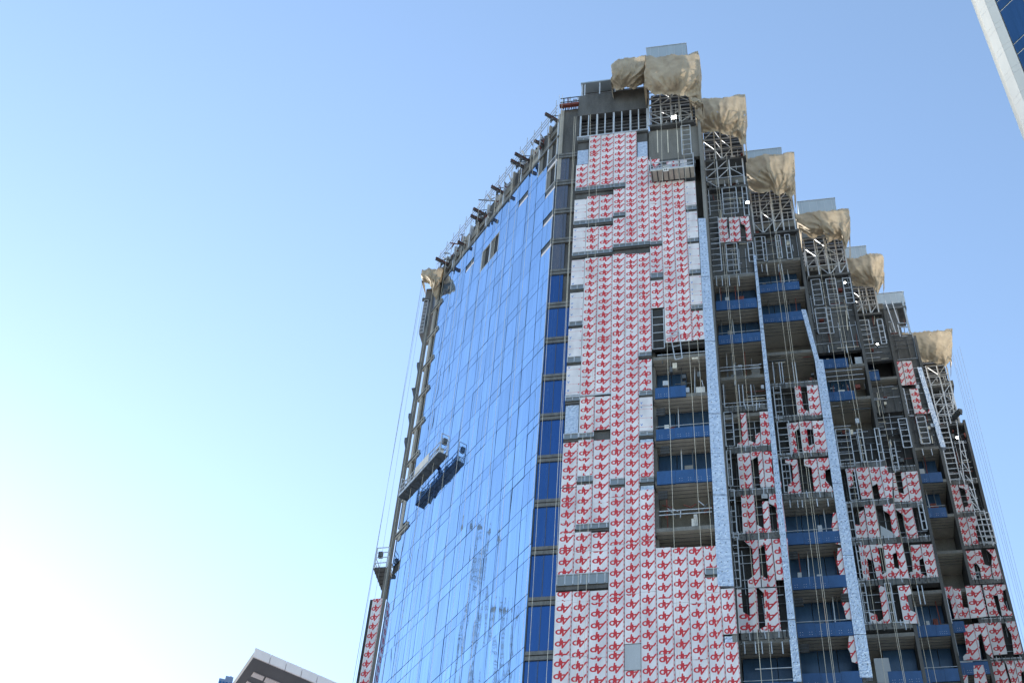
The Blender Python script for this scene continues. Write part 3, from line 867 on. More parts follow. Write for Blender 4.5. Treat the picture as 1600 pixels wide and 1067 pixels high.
fin(71, (1273, 563), (1286, 563), (1344, 1060), (1364, 1060), sections=9)
fin(86, (1433, 575), (1440, 575), (1470, 700), (1478, 700), sections=2)
# printed strips on the inner side of fin three
for y0 in (800, 855, 917, 985):
    f = R(71); u1, z1 = f.at(1308 + (y0 - 800) * .14, y0); z0 = f.at(1316 + (y0 - 800) * .14, y0 + 52)[1]
    g_ = Frame(f.pt(u1 - .12, 0, 0), (RU.x * .35 - RN.x * -.94, RU.y * .35 - RN.y * -.94))
    o = MB(); pts = [(0, z1), (.55, z1 + .1), (.55, z0), (-.1, z0 + .3), (-.2, (z0 + z1) / 2)]
    o.plate(f, [(u1 - .48, z1 - 1.2), (u1 - .26, z1), (u1 - .05, z1), (u1 + .12, z0), (u1 - .36, z0 + .2), (u1 - .40, (z0 + z1) / 2 - .3)], .02, .05, M_BOARDB, M_PA, lambda u, z: (-(u - u1), -z))
    o.build('cut_board', T)

# ---- boards with cut-outs traced row by row
def Zm(x0, y0, s): return lambda p: (x0 + p[0] / s, y0 + p[1] / s)
ZA, ZBm, ZC = Zm(1130, 630, 10.67), Zm(1130, 730, 9.7), Zm(1130, 830, 6.275)
ZD, ZE, ZF = Zm(1210, 590, 5.618), Zm(1300, 720, 8.207), Zm(1320, 840, 7.62)
ZG_, ZH, ZI, Z1 = Zm(1380, 560, 7.625), Zm(1470, 745, 9.28), Zm(1460, 850, 4.914), Zm(0, 0, 1)
CUT = [
 (66, Z1, [[(1122, 341), (1134, 340), (1140, 378), (1124, 379)], [(1134, 340), (1136, 340), (1133, 346), (1131, 352), (1135, 370), (1141, 373), (1141, 378), (1137, 378)],
           [(1139, 340), (1155, 339), (1158, 377), (1141, 378)], [(1156, 339), (1170, 338), (1175, 376), (1167, 376), (1164, 352), (1158, 350)]]),
 (66, ZA, [[(285, 160), (378, 160), (430, 700), (235, 735), (230, 680), (320, 625)], [(430, 620), (530, 660), (545, 650), (530, 530), (612, 485), (635, 695), (434, 712)], [(605, 140), (800, 130), (865, 690), (640, 700)]]),
 (66, Z1, [[(1151.6, 708.3), (1172.2, 706.9), (1176.4, 762), (1156.3, 763.5)], [(1172.8, 706.4), (1190.5, 705), (1196, 760.4), (1188.2, 761.4), (1183.9, 712.5), (1174, 718.6)],
           [(1191.4, 705), (1213.4, 704.5), (1214.8, 711.5), (1206, 714.4), (1206, 729.4), (1209.9, 748.6), (1220.2, 752.2), (1221.2, 759.9), (1196.8, 760.9)]]),
 (66, ZBm, [[(270, 425), (465, 415), (510, 995), (300, 995)], [(514, 870), (620, 930), (590, 520), (685, 510), (730, 985), (519, 990)], [(690, 400), (885, 395), (960, 965), (830, 975), (800, 600), (695, 540)]]),
 (66, ZC, [[(205, 90), (340, 80), (372, 545), (245, 550), (240, 480), (300, 430), (285, 170)], [(345, 80), (470, 72), (521, 540), (380, 543), (375, 430), (440, 470), (405, 120), (350, 165)], [(478, 72), (630, 68), (655, 465), (522, 475)],
           [(130, 570), (175, 570), (195, 790), (265, 830), (245, 558), (325, 555), (355, 985), (155, 995)], [(350, 556), (525, 551), (568, 975), (360, 985), (360, 955), (415, 925), (395, 600)]]),
 (71, ZD, [[(175, 75), (228, 72), (255, 275), (300, 295), (305, 328), (205, 335)], [(283, 70), (380, 65), (418, 325), (310, 330)],
           [(108, 400), (210, 390), (215, 445), (178, 470), (205, 660), (140, 668)], [(215, 385), (325, 380), (330, 455), (283, 450), (302, 600), (345, 580), (355, 655), (250, 660)], [(330, 378), (435, 375), (475, 650), (360, 655)],
           [(95, 720), (200, 718), (238, 1010), (120, 1015), (118, 945), (165, 905), (155, 765), (95, 745)], [(258, 715), (370, 710), (410, 1000), (350, 1003), (325, 790), (262, 770)], [(375, 708), (480, 705), (485, 800), (445, 810), (450, 900), (505, 965), (515, 1000), (415, 1003)]]),
 (76, ZE, [[(165, 100), (297, 92), (302, 140), (260, 130), (270, 300), (222, 338)], [(302, 90), (468, 80), (535, 478), (380, 490)], [(474, 78), (603, 72), (683, 470), (620, 478), (580, 285), (520, 320)], [(610, 72), (700, 68), (718, 150), (775, 155), (775, 470), (690, 478)],
           [(345, 655), (408, 625), (468, 980), (310, 990), (290, 810), (365, 820)], [(412, 570), (545, 555), (622, 975), (475, 985)], [(650, 560), (790, 545), (870, 965), (820, 968), (775, 905), (740, 680), (660, 630)]]),
 (81, ZE, [[(780, 152), (805, 150), (850, 400), (925, 420), (882, 145), (938, 142), (1000, 520), (800, 525)], [(944, 138), (1095, 130), (1160, 515), (1007, 520)], [(805, 610), (1025, 595), (1110, 985), (965, 995), (915, 690), (830, 630)]]),
 (76, ZF, [[(162, 90), (295, 82), (325, 270), (265, 240), (300, 500), (225, 505)], [(300, 82), (435, 75), (465, 120), (395, 115), (445, 440), (500, 400), (505, 485), (385, 495)], [(455, 72), (590, 70), (610, 170), (570, 190), (590, 350), (650, 370), (660, 480), (510, 485)],
           [(596, 70), (680, 65), (755, 415), (775, 480), (666, 480), (645, 330), (615, 170)], [(285, 880), (380, 915), (400, 1000), (460, 960), (463, 1020), (315, 1025)], [(400, 560), (480, 590), (540, 1015), (468, 1020)], [(625, 570), (770, 560), (795, 660), (735, 690), (780, 860), (850, 890), (865, 1015), (705, 1018)]]),
 (81, ZF, [[(782, 85), (895, 80), (930, 235), (885, 260), (905, 420), (980, 460), (980, 475), (790, 480), (775, 405), (810, 400)], [(905, 78), (1040, 75), (1115, 460), (985, 470), (935, 250)]]),
 (86, ZG_, [[(115, 40), (215, 35), (275, 318), (168, 325)], [(225, 33), (335, 30), (400, 310), (280, 318)], [(310, 365), (415, 358), (465, 600), (500, 620), (525, 655), (375, 658)], [(480, 345), (518, 342), (585, 645), (530, 650), (545, 600)]]),
 (0, ZH, [[(120, 120), (248, 112), (345, 495), (205, 515)], [(262, 115), (395, 108), (470, 490), (350, 495), (350, 440), (400, 410), (350, 180), (265, 145)], [(215, 590), (365, 580), (455, 985), (300, 992)], [(372, 578), (520, 565), (530, 690), (500, 720), (550, 975), (465, 985)]]),
 (0, ZI, [[(215, 50), (308, 48), (328, 150), (300, 145), (325, 265), (240, 268)], [(312, 45), (355, 43), (385, 155), (430, 170), (445, 265), (362, 268), (350, 180), (320, 140)], [(400, 40), (465, 38), (525, 265), (455, 268), (440, 180), (440, 80)],
          [(62, 330), (135, 322), (190, 570), (155, 572), (120, 420), (85, 400)], [(140, 340), (200, 340), (220, 480), (262, 490), (275, 568), (194, 570)], [(235, 320), (355, 315), (410, 552), (280, 568)], [(370, 312), (460, 308), (490, 390), (450, 390), (480, 500), (500, 548), (420, 552)],
          [(470, 308), (545, 310), (550, 345), (525, 355), (530, 440), (560, 500), (595, 520), (600, 548), (520, 550)],
          [(218, 620), (300, 612), (355, 885), (225, 888), (220, 860), (250, 830)], [(303, 610), (395, 603), (455, 878), (420, 850), (395, 830), (360, 680), (335, 700), (360, 885), (355, 885)], [(398, 603), (510, 598), (560, 840), (455, 850)], [(545, 595), (620, 590), (680, 840), (610, 845), (590, 690), (555, 630)],
          [(185, 945), (250, 940), (262, 1090), (215, 1090)], [(300, 930), (375, 925), (415, 1090), (310, 1090)], [(440, 900), (530, 895), (585, 1090), (470, 1090)], [(545, 895), (610, 892), (655, 1090), (600, 1090)], [(615, 892), (688, 888), (700, 960), (665, 985), (675, 1090), (660, 1090)]]),
]
random.seed(9)
for c, tf, polys in CUT:
    for n_, poly_ in enumerate(polys):
        px = [tf(p) for p in poly_]
        cc = c
        if c == 0:
            uu = sum(R(86).at(*p)[0] for p in px) / len(px)
            cc = 86 if uu < 15.1 else 91
        f = R(cc); pts = [f.at(x, y, -.06) for x, y in px]
        umin = min(p[0] for p in pts); umax = max(p[0] for p in pts)
        off = random.random() * .7
        wd = umax - umin; nc = max(1, round(wd / .95)); uo = umax; kx = nc * .9 / wd if wd > .6 else 1
        o = MB(); o.plate(f, pts, -.06 - .015 * (n_ % 2), .05, M_BOARDB, M_PA, lambda u, z: ((uo - u) * kx + .0005, off - z))
        o.build('cut_board', T, 'white printed board with a shaped cut-out' if len(px) > 5 else None)
# plain grey scraps
for c, tf, p in ((76, ZE, [(620, 825), (770, 910), (815, 965), (632, 985)]), (66, ZBm, [(580, 400), (670, 400), (675, 465), (580, 465)]), (76, Z1, [(1365, 1028), (1388, 1027), (1396, 1066), (1371, 1066)])):
    f = R(c); o = MB(); o.plate(f, [f.at(*tf(q), -.06) for q in p], -.055, .04, M_GREY); o.build('grey_panel', T)

# ---- ladders and rods by what the photograph shows
LAD = [  # plane c, x-left, x-right at the top row, top row, foot row
    (61, 1064, 1078, 198, 243), (66, 1101, 1107, 297, 338), (66, 1128, 1150, 296, 336), (66, 1159, 1166, 293, 338), (66, 1106, 1122, 342, 383), (66, 1108, 1125, 382, 426), (66, 1134, 1151, 382, 425), (66, 1168, 1176, 380, 410),
    (71, 1179, 1190, 372, 407), (71, 1190, 1195, 371, 409), (71, 1211, 1218, 369, 405), (71, 1226, 1233, 368, 406),
    (76, 1267, 1281, 438, 478), (76, 1290, 1305, 437, 478), (76, 1316, 1328, 436, 475), (76, 1273, 1290, 483, 522), (76, 1290, 1297, 483, 522),
    (81, 1341, 1357, 502, 540), (81, 1370, 1378, 500, 538), (76, 1305, 1327, 672, 730), (76, 1339, 1346, 672, 722), (76, 1366, 1373, 670, 720), (81, 1390, 1399, 702, 735),
    (86, 1398, 1412, 609, 648), (81, 1403, 1416, 655, 700), (86, 1431, 1445, 652, 694), (91, 1464, 1480, 662, 750),
    (66, 1131, 1144, 645, 698), (66, 1135, 1141, 705, 760), (66, 1138, 1147, 766, 834), (66, 1142, 1152, 840, 918), (71, 1208, 1219, 605, 655), (71, 1214, 1232, 660, 712), (71, 1220, 1232, 716, 770),
    (76, 1322, 1335, 735, 782), (76, 1322, 1330, 787, 842), (76, 1336, 1345, 848, 905), (76, 1343, 1351, 912, 973), (76, 1382, 1391, 912, 973), (81, 1434, 1441, 788, 828),
    (86, 1462, 1476, 920, 975), (86, 1478, 1490, 990, 1025), (91, 1531, 1545, 802, 850)]
for i, (c, a, b, y0, y1) in enumerate(LAD):
    lad_px(c, a, b, y0, y1, d=-.03 - .01 * (i % 3), step=.62 if b - a > 9 else .85, w_=.07 if c < 80 else .085)
RODS = [(66, y0, y1, xs) for y0, y1, xs in ((602, 636, (1123, 1130, 1154, 1160, 1173)), (432, 448, (1119, 1128, 1139, 1154)), (1003, 1022, (1163, 1180, 1190, 1205, 1222, 1236)))]
RODS += [(71, 414, 426, (1190, 1197, 1216, 1221)), (71, 567, 600, (1207, 1217, 1221, 1238, 1242)), (71, 782, 794, (1234, 1246, 1253)), (71, 780, 792, (1276, 1293)), (76, 540, 552, (1294, 1322)), (81, 690, 720, (1390, 1397)), (86, 702, 712, (1441, 1455)),
         (91, 870, 905, (1478, 1486, 1498)), (76, 915, 945, (1433, 1440)), (61, 205, 240, (1027, 1043, 1058))]
for c, y0, y1, xs in RODS:
    f = R(c)
    for x in xs:
        u, z1 = f.at(x, y0); z0 = f.at(x, y1)[1]
        o = MB(); o.bar(f.pt(u, -.05, z0), f.pt(u, -.05, z1), .06, M_STEEL if c != 61 else M_ROPE); o.build('threaded_rod', T)
for c, x0, x1, y in ((61, 1110, 1027, 549), (66, 1120, 1190, 581), (66, 1122, 1190, 576), (66, 1128, 1200, 632), (76, 1290, 1348, 582), (76, 1291, 1350, 590), (76, 1294, 1352, 597), (76, 1300, 1330, 668), (76, 1336, 1372, 724), (91, 1470, 1500, 805), (91, 1478, 1532, 897),
                     (91, 1462, 1530, 903), (81, 1358, 1388, 626), (81, 1355, 1400, 674), (86, 1480, 1520, 1036), (61, 1030, 1113, 800), (61, 1030, 1113, 806), (66, 1180, 1246, 1046)):
    f = R(c); u0, z = f.at(x0, y); u1, zz = f.at(x1, y)
    o = MB(); o.bar(f.pt(u0, -.05, z), f.pt(u1, -.05, z), .05, M_STEEL); o.build('scaffold_tube', T)
# loose tilted frame hanging by the opening of the first bay
f = R(61); o = MB()
p = [f.at(1047, 520, -.3), f.at(1061, 517, -.3), f.at(1066, 560, -.3), f.at(1055, 562, -.3)]
for i in range(4): o.bar(f.pt(p[i][0], -.3, p[i][1]), f.pt(p[(i + 1) % 4][0], -.3, p[(i + 1) % 4][1]), .06, M_STEEL)
o.bar(f.pt(p[0][0] + .1, -.3, p[0][1] - 1.4), f.pt(p[1][0] + .1, -.3, p[1][1] - 1.4), .05, M_STEEL)
o.build('loose_frame', T)
# numbers-like clutter and rails in bay one's recess
o = MB()
random.seed(3)
for i in range(14):
    u = UL[0] + .1 + random.random() * 3; z = zbay(0, 800) + random.random() * .8
    o.bar(f.pt(u, .4, z), f.pt(u + random.gauss(0, .3), .5, z + random.random() * .7), .05, random.choice([M_STEEL, M_STEELD, M_RUST]))
o.build('site_clutter', T, kind='stuff')
# scaffold at the right end of the tower
f = R(91)
def tube_px(x0, y0, x1, y1, w_=.07, d=-.6, name='scaffold_tube', par=T, mat=None, ff=None):
    ff = ff or f
    a = ff.at(x0, y0, d); b = ff.at(x1, y1, d)
    o = MB(); o.bar(ff.pt(a[0], d, a[1]), ff.pt(b[0], d, b[1]), w_, mat or M_STEEL); return o.build(name, par)
for q in ((1495, 660, 1508, 760), (1504, 690, 1528, 790), (1515, 760, 1532, 800), (1538, 800, 1553, 852), (1522, 800, 1538, 852), (1480, 575, 1491, 632), (1486, 600, 1490, 638), (1484, 640, 1490, 638), (1500, 735, 1524, 800)): tube_px(*q)
for y in (690, 705, 720, 735, 750, 765, 780, 795): tube_px(1497 + (y - 690) * .22, y, 1506 + (y - 690) * .24, y - 2 + (y % 4), .06)
for y in (812, 820, 830, 838, 848): tube_px(1524 + (y - 812) * .3, y, 1546 + (y - 812) * .22, y - 1, .07)
for i, y in enumerate((700, 722, 742, 768, 784)): tube_px(1499 + i * 5, y, 1508 + i * 6, y + 14, .05)

# ---- the narrow wing beyond the far end of the glass side
FL = G.pt(GU - .15, 0, 0)
cl = -(FL.dot(RN)); fl = Frame(-RN * cl, RU); uL = (FL - fl.o).dot(RU)
zw = fl.at(597, 935)[1]
for i in range(5):
    z1 = zw - 3.6 * i; 
    if z1 < 42: break
    o = MB(); o.box(fl, uL - .98, uL - .28, -.05, 0, max(41, z1 - 3.58), z1, M_BOARDB, M_PA, [((uL - .28 - u) , -z) for u, z in ((uL - 1.15, z1 - 3.58), (uL - .28, z1 - 3.58), (uL - .28, z1), (uL - 1.15, z1))])
    o.build('cladding_board', T)
o = MB(); o.box(fl, uL - .26, uL - .10, -.08, .2, 41, 95, M_FRAME); o.box(fl, uL - 1.2, uL - .27, .02, .3, 0, zw, M_DARK)
o.build('end_frame', T)
o = MB(); o.box(fl, uL - .45, uL - .27, .0, .5, zw, 92.5, M_CONC); o.build('end_wall', T)
for i, (x, y) in enumerate(((655, 572), (648, 612), (641, 652), (663, 500), (637, 690))):
    u, z = fl.at(x, y)
    o = MB(); o.plate(fl, [(uL - .3, z + .5), (uL - .62 - .12 * (i % 2), z + .45), (uL - .60, z), (uL - .3, z - 1.3)], -.02, .6, M_STEELD); o.build('end_bracket', T)
ladder(fl, uL - .85, uL - .5, fl.at(665, 520)[1], fl.at(668, 470)[1], d=-.1, step=.5, w_=.05)
o = MB(); z1 = fl.at(685, 432)[1]; o.box(fl, uL - .9, uL - .25, .1, 1.5, z1 - 7.5, z1 - 1.5, M_LOUV); o.build('end_louvre', T)

# ------------------------------------------------------------------ tarpaulins
def tarpaulin(c, top, bot, seed, label, out=1.6, fr=None, sx=44, sy=26, folds=5, pinch=.5, pull=.28):
    f = fr or R(c); rnd = random.Random(seed)
    def poly_at(pl, t):
        L_ = [0]
        for a, b in zip(pl, pl[1:]): L_.append(L_[-1] + math.dist(a, b))
        s = t * L_[-1]
        for i in range(len(pl) - 1):
            if s <= L_[i + 1] + 1e-9:
                k = (s - L_[i]) / max(1e-6, L_[i + 1] - L_[i])
                return (pl[i][0] + (pl[i + 1][0] - pl[i][0]) * k, pl[i][1] + (pl[i + 1][1] - pl[i][1]) * k)
        return pl[-1]
    W = 3
    nx, ny = sx + 2 * W, sy + W
    ph = [rnd.random() * 6.28 for _ in range(8)]
    px0 = rnd.uniform(.35, .65)
    v = []; fcs = []
    for j in range(ny + 1):
        for i in range(nx + 1):
            s = (i - W) / sx; t = (j - W) / sy
            sc_, tc_ = min(1, max(0, s)), min(1, max(0, t))
            T_ = poly_at(top, sc_); B_ = poly_at(bot, sc_)
            x = T_[0] + (B_[0] - T_[0]) * tc_; y = T_[1] + (B_[1] - T_[1]) * tc_
            x += (px0 - sc_) * pull * 14 * math.exp(-((tc_ - .92) / .35) ** 2) * math.sin(math.pi * sc_) + math.sin(tc_ * 11 + ph[4]) * 1.0 + math.sin(tc_ * 23 + ph[5]) * .5
            y += math.sin(sc_ * 13 + ph[6]) * .8 + math.sin(sc_ * 29 + ph[7]) * .5
            ex = max(0, -s, s - 1) * sx / W; ey_ = max(0, -t, t - 1) * sy / W
            back = min(1, max(ex, ey_))
            # creases radiate from a tie point at the foot
            ang = math.atan2(sc_ - px0, 1.08 - tc_)
            r = math.hypot(sc_ - px0, 1.08 - tc_)
            fold = (1 - abs(math.sin(ang * folds * 1.3 + ph[0] + .5 * math.sin(r * 5)))) * .34 * min(1, r * 1.5) + (1 - abs(math.sin(ang * folds * 3.1 + ph[1] + r * 2))) * .16 * min(1, r * 2) \
                + math.sin(tc_ * 9 + ph[2] + sc_ * 5) * .06 + (1 - abs(math.sin(sc_ * 9 + tc_ * 6 + ph[3]))) * .12 + (rnd.random() - .5) * .10
            bulge = math.sin(math.pi * sc_) * .30 + math.sin(math.pi * min(1, tc_ * 1.1)) * .45 - tc_ * tc_ * pinch
            d = -out - bulge - fold * .68 * (1 - back) + back * (out + .2)
            u, z = f.at(x, y, d if back == 0 else -out)
            if j in (W, ny) and back == 0: z += (rnd.random() - .5) * .16
            v.append(f.pt(u + (rnd.random() - .5) * .03, d, z + (.2 * back if t < 0 else 0)))
    mb = MB(); mb.v = [tuple(p) for p in v]
    for j in range(ny):
        for i in range(nx):
            # the underside is left open over the building
            if j >= ny - W and rnd.random() < 0: continue
            a = j * (nx + 1) + i
            mb.face([a, a + nx + 1, a + nx + 2, a + 1], M_TARP)
    o = mb.build('tarpaulin', None, label, 'tarpaulin', 'tan tarpaulins wrapped round the roof platforms', smooth=True)
    return o
tarpaulin(61, [(956, 101), (966, 92), (985, 91), (1000, 88), (1009, 87)], [(955, 138), (962, 141), (978, 137), (990, 140), (1004, 131)], 1, 'small crumpled tan tarpaulin at the very top, left of the widest one', out=1.2, folds=7, sx=34, pull=.5)
tarpaulin(61, [(1009, 88), (1030, 89), (1050, 86), (1070, 86), (1092, 81)], [(1006, 137), (1020, 147), (1045, 149), (1072, 150), (1088, 153), (1094, 158)], 2, 'widest tan tarpaulin, wrapped round the topmost platform below a blue-grey screen', out=1.8, folds=4, sx=60)
tarpaulin(61, [(1076, 148), (1086, 151), (1095, 156)], [(1080, 163), (1088, 172), (1098, 166)], 9, 'loose lower corner of tan tarpaulin between the first and second steps', out=1.0, folds=4, sx=16, sy=12)
tarpaulin(66, [(1085, 160), (1097, 154), (1118, 154), (1140, 151), (1165, 147)], [(1082, 203), (1098, 208), (1120, 206), (1140, 211), (1152, 214), (1158, 228), (1164, 224)], 3, 'tan tarpaulin of the second step, sunlight glinting through its slits', out=1.6, folds=6, sx=50)
tarpaulin(71, [(1159, 247), (1178, 246), (1200, 241), (1220, 241), (1240, 237)], [(1170, 296), (1188, 302), (1205, 299), (1216, 306), (1228, 300), (1236, 312), (1242, 302)], 4, 'tan tarpaulin of the third step with a long dark split down its middle', out=1.6, folds=5, sx=50)
tarpaulin(76, [(1239, 334), (1262, 333), (1285, 329), (1305, 329), (1327, 325)], [(1252, 362), (1268, 371), (1289, 369), (1292, 380), (1308, 373), (1317, 376), (1322, 392), (1327, 372)], 5, 'tan tarpaulin of the fourth step, narrowing to its foot, between two roof screens', out=1.6, folds=4, sx=50)
tarpaulin(81, [(1319, 403), (1335, 404), (1350, 399), (1366, 395), (1379, 397)], [(1327, 444), (1340, 449), (1352, 447), (1366, 449), (1372, 462), (1381, 440)], 6, 'tan tarpaulin of the fifth step with a rolled scalloped top edge', out=1.4, folds=4)
tarpaulin(91, [(1408, 519), (1430, 520), (1455, 516), (1472, 517), (1488, 512)], [(1424, 556), (1438, 567), (1455, 565), (1472, 569), (1478, 573), (1486, 562)], 7, 'lowest tan tarpaulin on the right, standing free against the sky', out=1.6, folds=3)
tarpaulin(0, [(658, 421), (674, 421), (692, 418)], [(660, 440), (668, 442), (676, 452), (682, 468)], 8, 'small tan tarpaulin at the far left corner of the roof beside the glass side', out=1.0, folds=3, fr=fl, sx=22, sy=14)

# ------------------------------------------------------------------ outrigger beams on the roof of the glass side
BM = [(873, 190, 1.7), (846, 226, .9), (828, 253, 1.9), (819, 262, 1.7), (787, 302, 1.6), (760, 337, 1.7), (751, 345, 1.3), (727, 384, 1.0), (701, 414, 1.7)]
BL = ['nearest the corner column', 'short one, second from the corner column', 'upper of the close pair by the middle of the roof edge', 'lower of the close pair by the middle of the roof edge', 'alone above the tall open window',
      'upper of the second close pair', 'reddish, lower of the second close pair', 'short one near the far end', 'last before the small left tarpaulin']
for (x, y, ln), lb in zip(BM, BL):
    ln *= .78
    u, z = G.at(x, y)
    t = empty('outrigger_beam', G.pt(u, 0, z), 'dark steel hoist beam sticking out over the glass side, ' + lb, 'beam', 'hoist beams along the roof edge')
    fb = Frame((0, 0), (G.ex.x, G.ex.y))
    o = MB(); o.box(fb, -.10, .10, -ln, .9, .08, .12, M_STEELD); o.box(fb, -.10, .10, -ln, .9, -.16, -.12, M_STEELD); o.box(fb, -.03, .03, -ln, .9, -.12, .08, M_RUST); o.build('beam', t)
    o = MB(); o.box(fb, -.09, .09, -ln + .55, -ln + .75, -.45, -.17, M_STEELD); o.bar(fb.pt(0, -ln + .6, -.45), fb.pt(0, -ln + .6, -.8), .1, M_STEELD); o.build('pulley', t)
    o = MB(); o.bar(fb.pt(0, .2, .1), fb.pt(0, .2, 1.0), .09, M_RUST); o.bar(fb.pt(0, .2, 1.0), fb.pt(0, -ln * .6, .12), .05, M_STEELD); o.build('stay', t)
for c, x, y, lb in ((91, 1490, 655, 'dark steel hoist beam tilting up against the sky at the right edge of the tower'),):
    f = R(c); u, z = f.at(x, y)
    o = MB(); a = f.pt(u, -.2, z); b = f.pt(*(lambda q: (q[0], -1.2, q[1]))(f.at(1501, 641, -1.2))); o.bar(a, b, .35, M_STEELD); o.bar(b, b + Vector((0, 0, -.5)), .12, M_STEELD)
    o.build('outrigger_beam', None, lb, 'beam', 'hoist beams along the roof edge')
u, z = fl.at(672, 468); o = MB(); o.bar(fl.pt(u + .2, .2, z), fl.pt(*(lambda q: (q[0], 0, q[1]))(fl.at(660, 468))), .25, M_STEELD)
o.build('outrigger_beam', None, 'short level hoist beam under the small left tarpaulin', 'beam', 'hoist beams along the roof edge')

# ------------------------------------------------------------------ people
def worker(loc, rz, label, lean=0.3, h=1.72):
    o_v = [(0, 0, .95), (0, .03, 1.2), (0, .10 * 1 + lean * .3, 1.42), (0, .12 + lean * .4, 1.50), (0, .14 + lean * .45, 1.62),
           (-.19, .10 + lean * .3, 1.40), (-.25, .24 + lean * .3, 1.16), (-.22, .45 + lean * .3, 1.10), (.19, .10 + lean * .3, 1.40), (.25, .24 + lean * .3, 1.16), (.20, .45 + lean * .3, 1.12),
           (-.10, 0, .90), (-.12, .03, .48), (-.13, 0, .07), (-.13, .14, .04), (.10, 0, .90), (.12, .05, .48), (.13, 0, .07), (.13, .14, .04), (0, .15 + lean * .48, 1.70)]
    ed = [(0, 1), (1, 2), (2, 3), (3, 4), (4, 19), (2, 5), (5, 6), (6, 7), (2, 8), (8, 9), (9, 10), (0, 11), (11, 12), (12, 13), (13, 14), (0, 15), (15, 16), (16, 17), (17, 18)]
    rr = [.15, .15, .16, .06, .095, .07, .05, .04, .07, .05, .04, .10, .07, .05, .04, .10, .07, .05, .04, .08]
    me = bpy.data.meshes.new('person'); me.from_pydata(o_v, ed, [])
    o = bpy.data.objects.new('person', me); COL.objects.link(o)
    sm = o.modifiers.new('skin', 'SKIN'); 
    for i, r in enumerate(rr): me.skin_vertices[0].data[i].radius = (r, r * .85)
    me.skin_vertices[0].data[0].use_root = True
    o.modifiers.new('sub', 'SUBSURF').levels = 1
    me.materials.append(M_NAVY)
    o.location = loc; o.rotation_euler = (0, 0, rz)
    hm = MB(); n = 10; c0 = Vector((0, .15 + lean * .48, 1.70))
    for i in range(4):
        for j in range(n):
            a = i / 3 * math.pi / 2; q = 2 * math.pi * j / n
            hm.v.append(tuple(c0 + Vector((math.cos(q) * math.cos(a) * .135, math.sin(q) * math.cos(a) * .15, math.sin(a) * .14))))
    for i in range(3):
        for j in range(n): hm.face([i * n + j, i * n + (j + 1) % n, (i + 1) * n + (j + 1) % n, (i + 1) * n + j], M_HELM)
    hm.build('helmet', o, smooth=True)
    fc = MB(); fc.box(LOC, -.065, .065, .14 + lean * .5, .22 + lean * .5, 1.57, 1.69, M_SKIN); fc.build('face', o)
    tag(o, label, 'person')
    return o

# ------------------------------------------------------------------ suspended platforms
def platform(fr, u, z, length, label, d=-1.0, width=.75, seed=1, litter=True, sides=M_STEEL, ropes=True, soffit=None):
    """cradle with floor tray, rails, end hoists; u is its left end"""
    rnd = random.Random(seed)
    t = empty('suspended_platform', fr.pt(u, d, z), label, 'suspended platform', 'suspended work platforms on the facades')
    q = Frame((0, 0), (fr.ex.x, fr.ex.y))
    o = MB(); o.box(q, 0, length, -width, 0, 0, .10, soffit or M_STEELD); 
    for i in range(8): o.box(q, length * i / 8 + .05, length * i / 8 + .13, -width - .01, .01, -.04, -.001, M_STEELD)
    o.build('floor_tray', t)
    for y in (-width, -.05):
        o = MB()
        o.box(q, 0, length, y, y + .04, .101, .28, sides)
        for zz in (.6, 1.05): o.bar(q.pt(0, y, zz), q.pt(length, y, zz), .045, sides)
        n = max(2, int(length / .75))
        for i in range(n + 1): o.bar(q.pt(length * i / n, y, .1), q.pt(length * i / n, y, 1.07), .04, sides)
        for i in range(n): o.bar(q.pt(length * i / n, y + .01, .28), q.pt(length * (i + 1) / n, y + .01, .62), .03, sides)
        o.build('guard_rail', t)
    for x in (0, length):
        o = MB()
        for y in (-width + .05, -.08): o.bar(q.pt(x, y, 0), q.pt(x, y, 1.9), .06, sides)
        for zz in (.5, 1.0, 1.45, 1.9): o.bar(q.pt(x, -width + .05, zz), q.pt(x, -.08, zz), .05, sides)
        ho = o.build('hoist', t)
        o = MB(); o.box(q, x - .14, x + .14, -.55, -.25, 1.0, 1.45, M_STEELD); o.build('motor', ho)
    if litter:
        o = MB()
        for i in range(int(length * 3.5)):
            x = rnd.random() * (length - .5); zz = .1 + rnd.random() * .5
            o.box(q, x, x + .15 + rnd.random() * .35, -width + .1 + rnd.random() * .2, -.1 - rnd.random() * .2, zz, zz + .1 + rnd.random() * .35, rnd.choice([M_BOARDB, M_STEEL, M_STEELD, M_CONCL, M_HELM]))
        o.build('stored_material', t, kind='stuff')
    return t
# on the glass side
u0, z0 = G.at(624, 772, -1.1); u1, z1 = G.at(686, 712, -1.1)
zz = (z0 + z1) / 2
platform(G, u0, zz, u1 - u0, 'long grey work platform hanging in front of the blue glass, mirrored beside it', d=-.40, width=.75, seed=2)
o = MB(); o.box(Frame((0, 0), (G.ex.x, G.ex.y)), 2.4, 4.4, -.80, -.76, .3, 1.1, M_BOARDB); ob = o.build('white_sheet', bpy.data.objects['suspended_platform'])
q = G.pt(u0 + (u1 - u0) * .52, -.62, zz + .1); worker(q, G.rz + math.pi * .0, 'worker in dark clothes bending over on the long platform before the glass', .7)
# beyond the far end
u, z = fl.at(583, 888, 0)
platform(Frame(tuple(fl.pt(u, 0, 0).xy), (-RN.x, -RN.y)), 0, z, 3.6, 'small work platform hanging past the far left edge of the tower', d=0, width=1.05, seed=3)
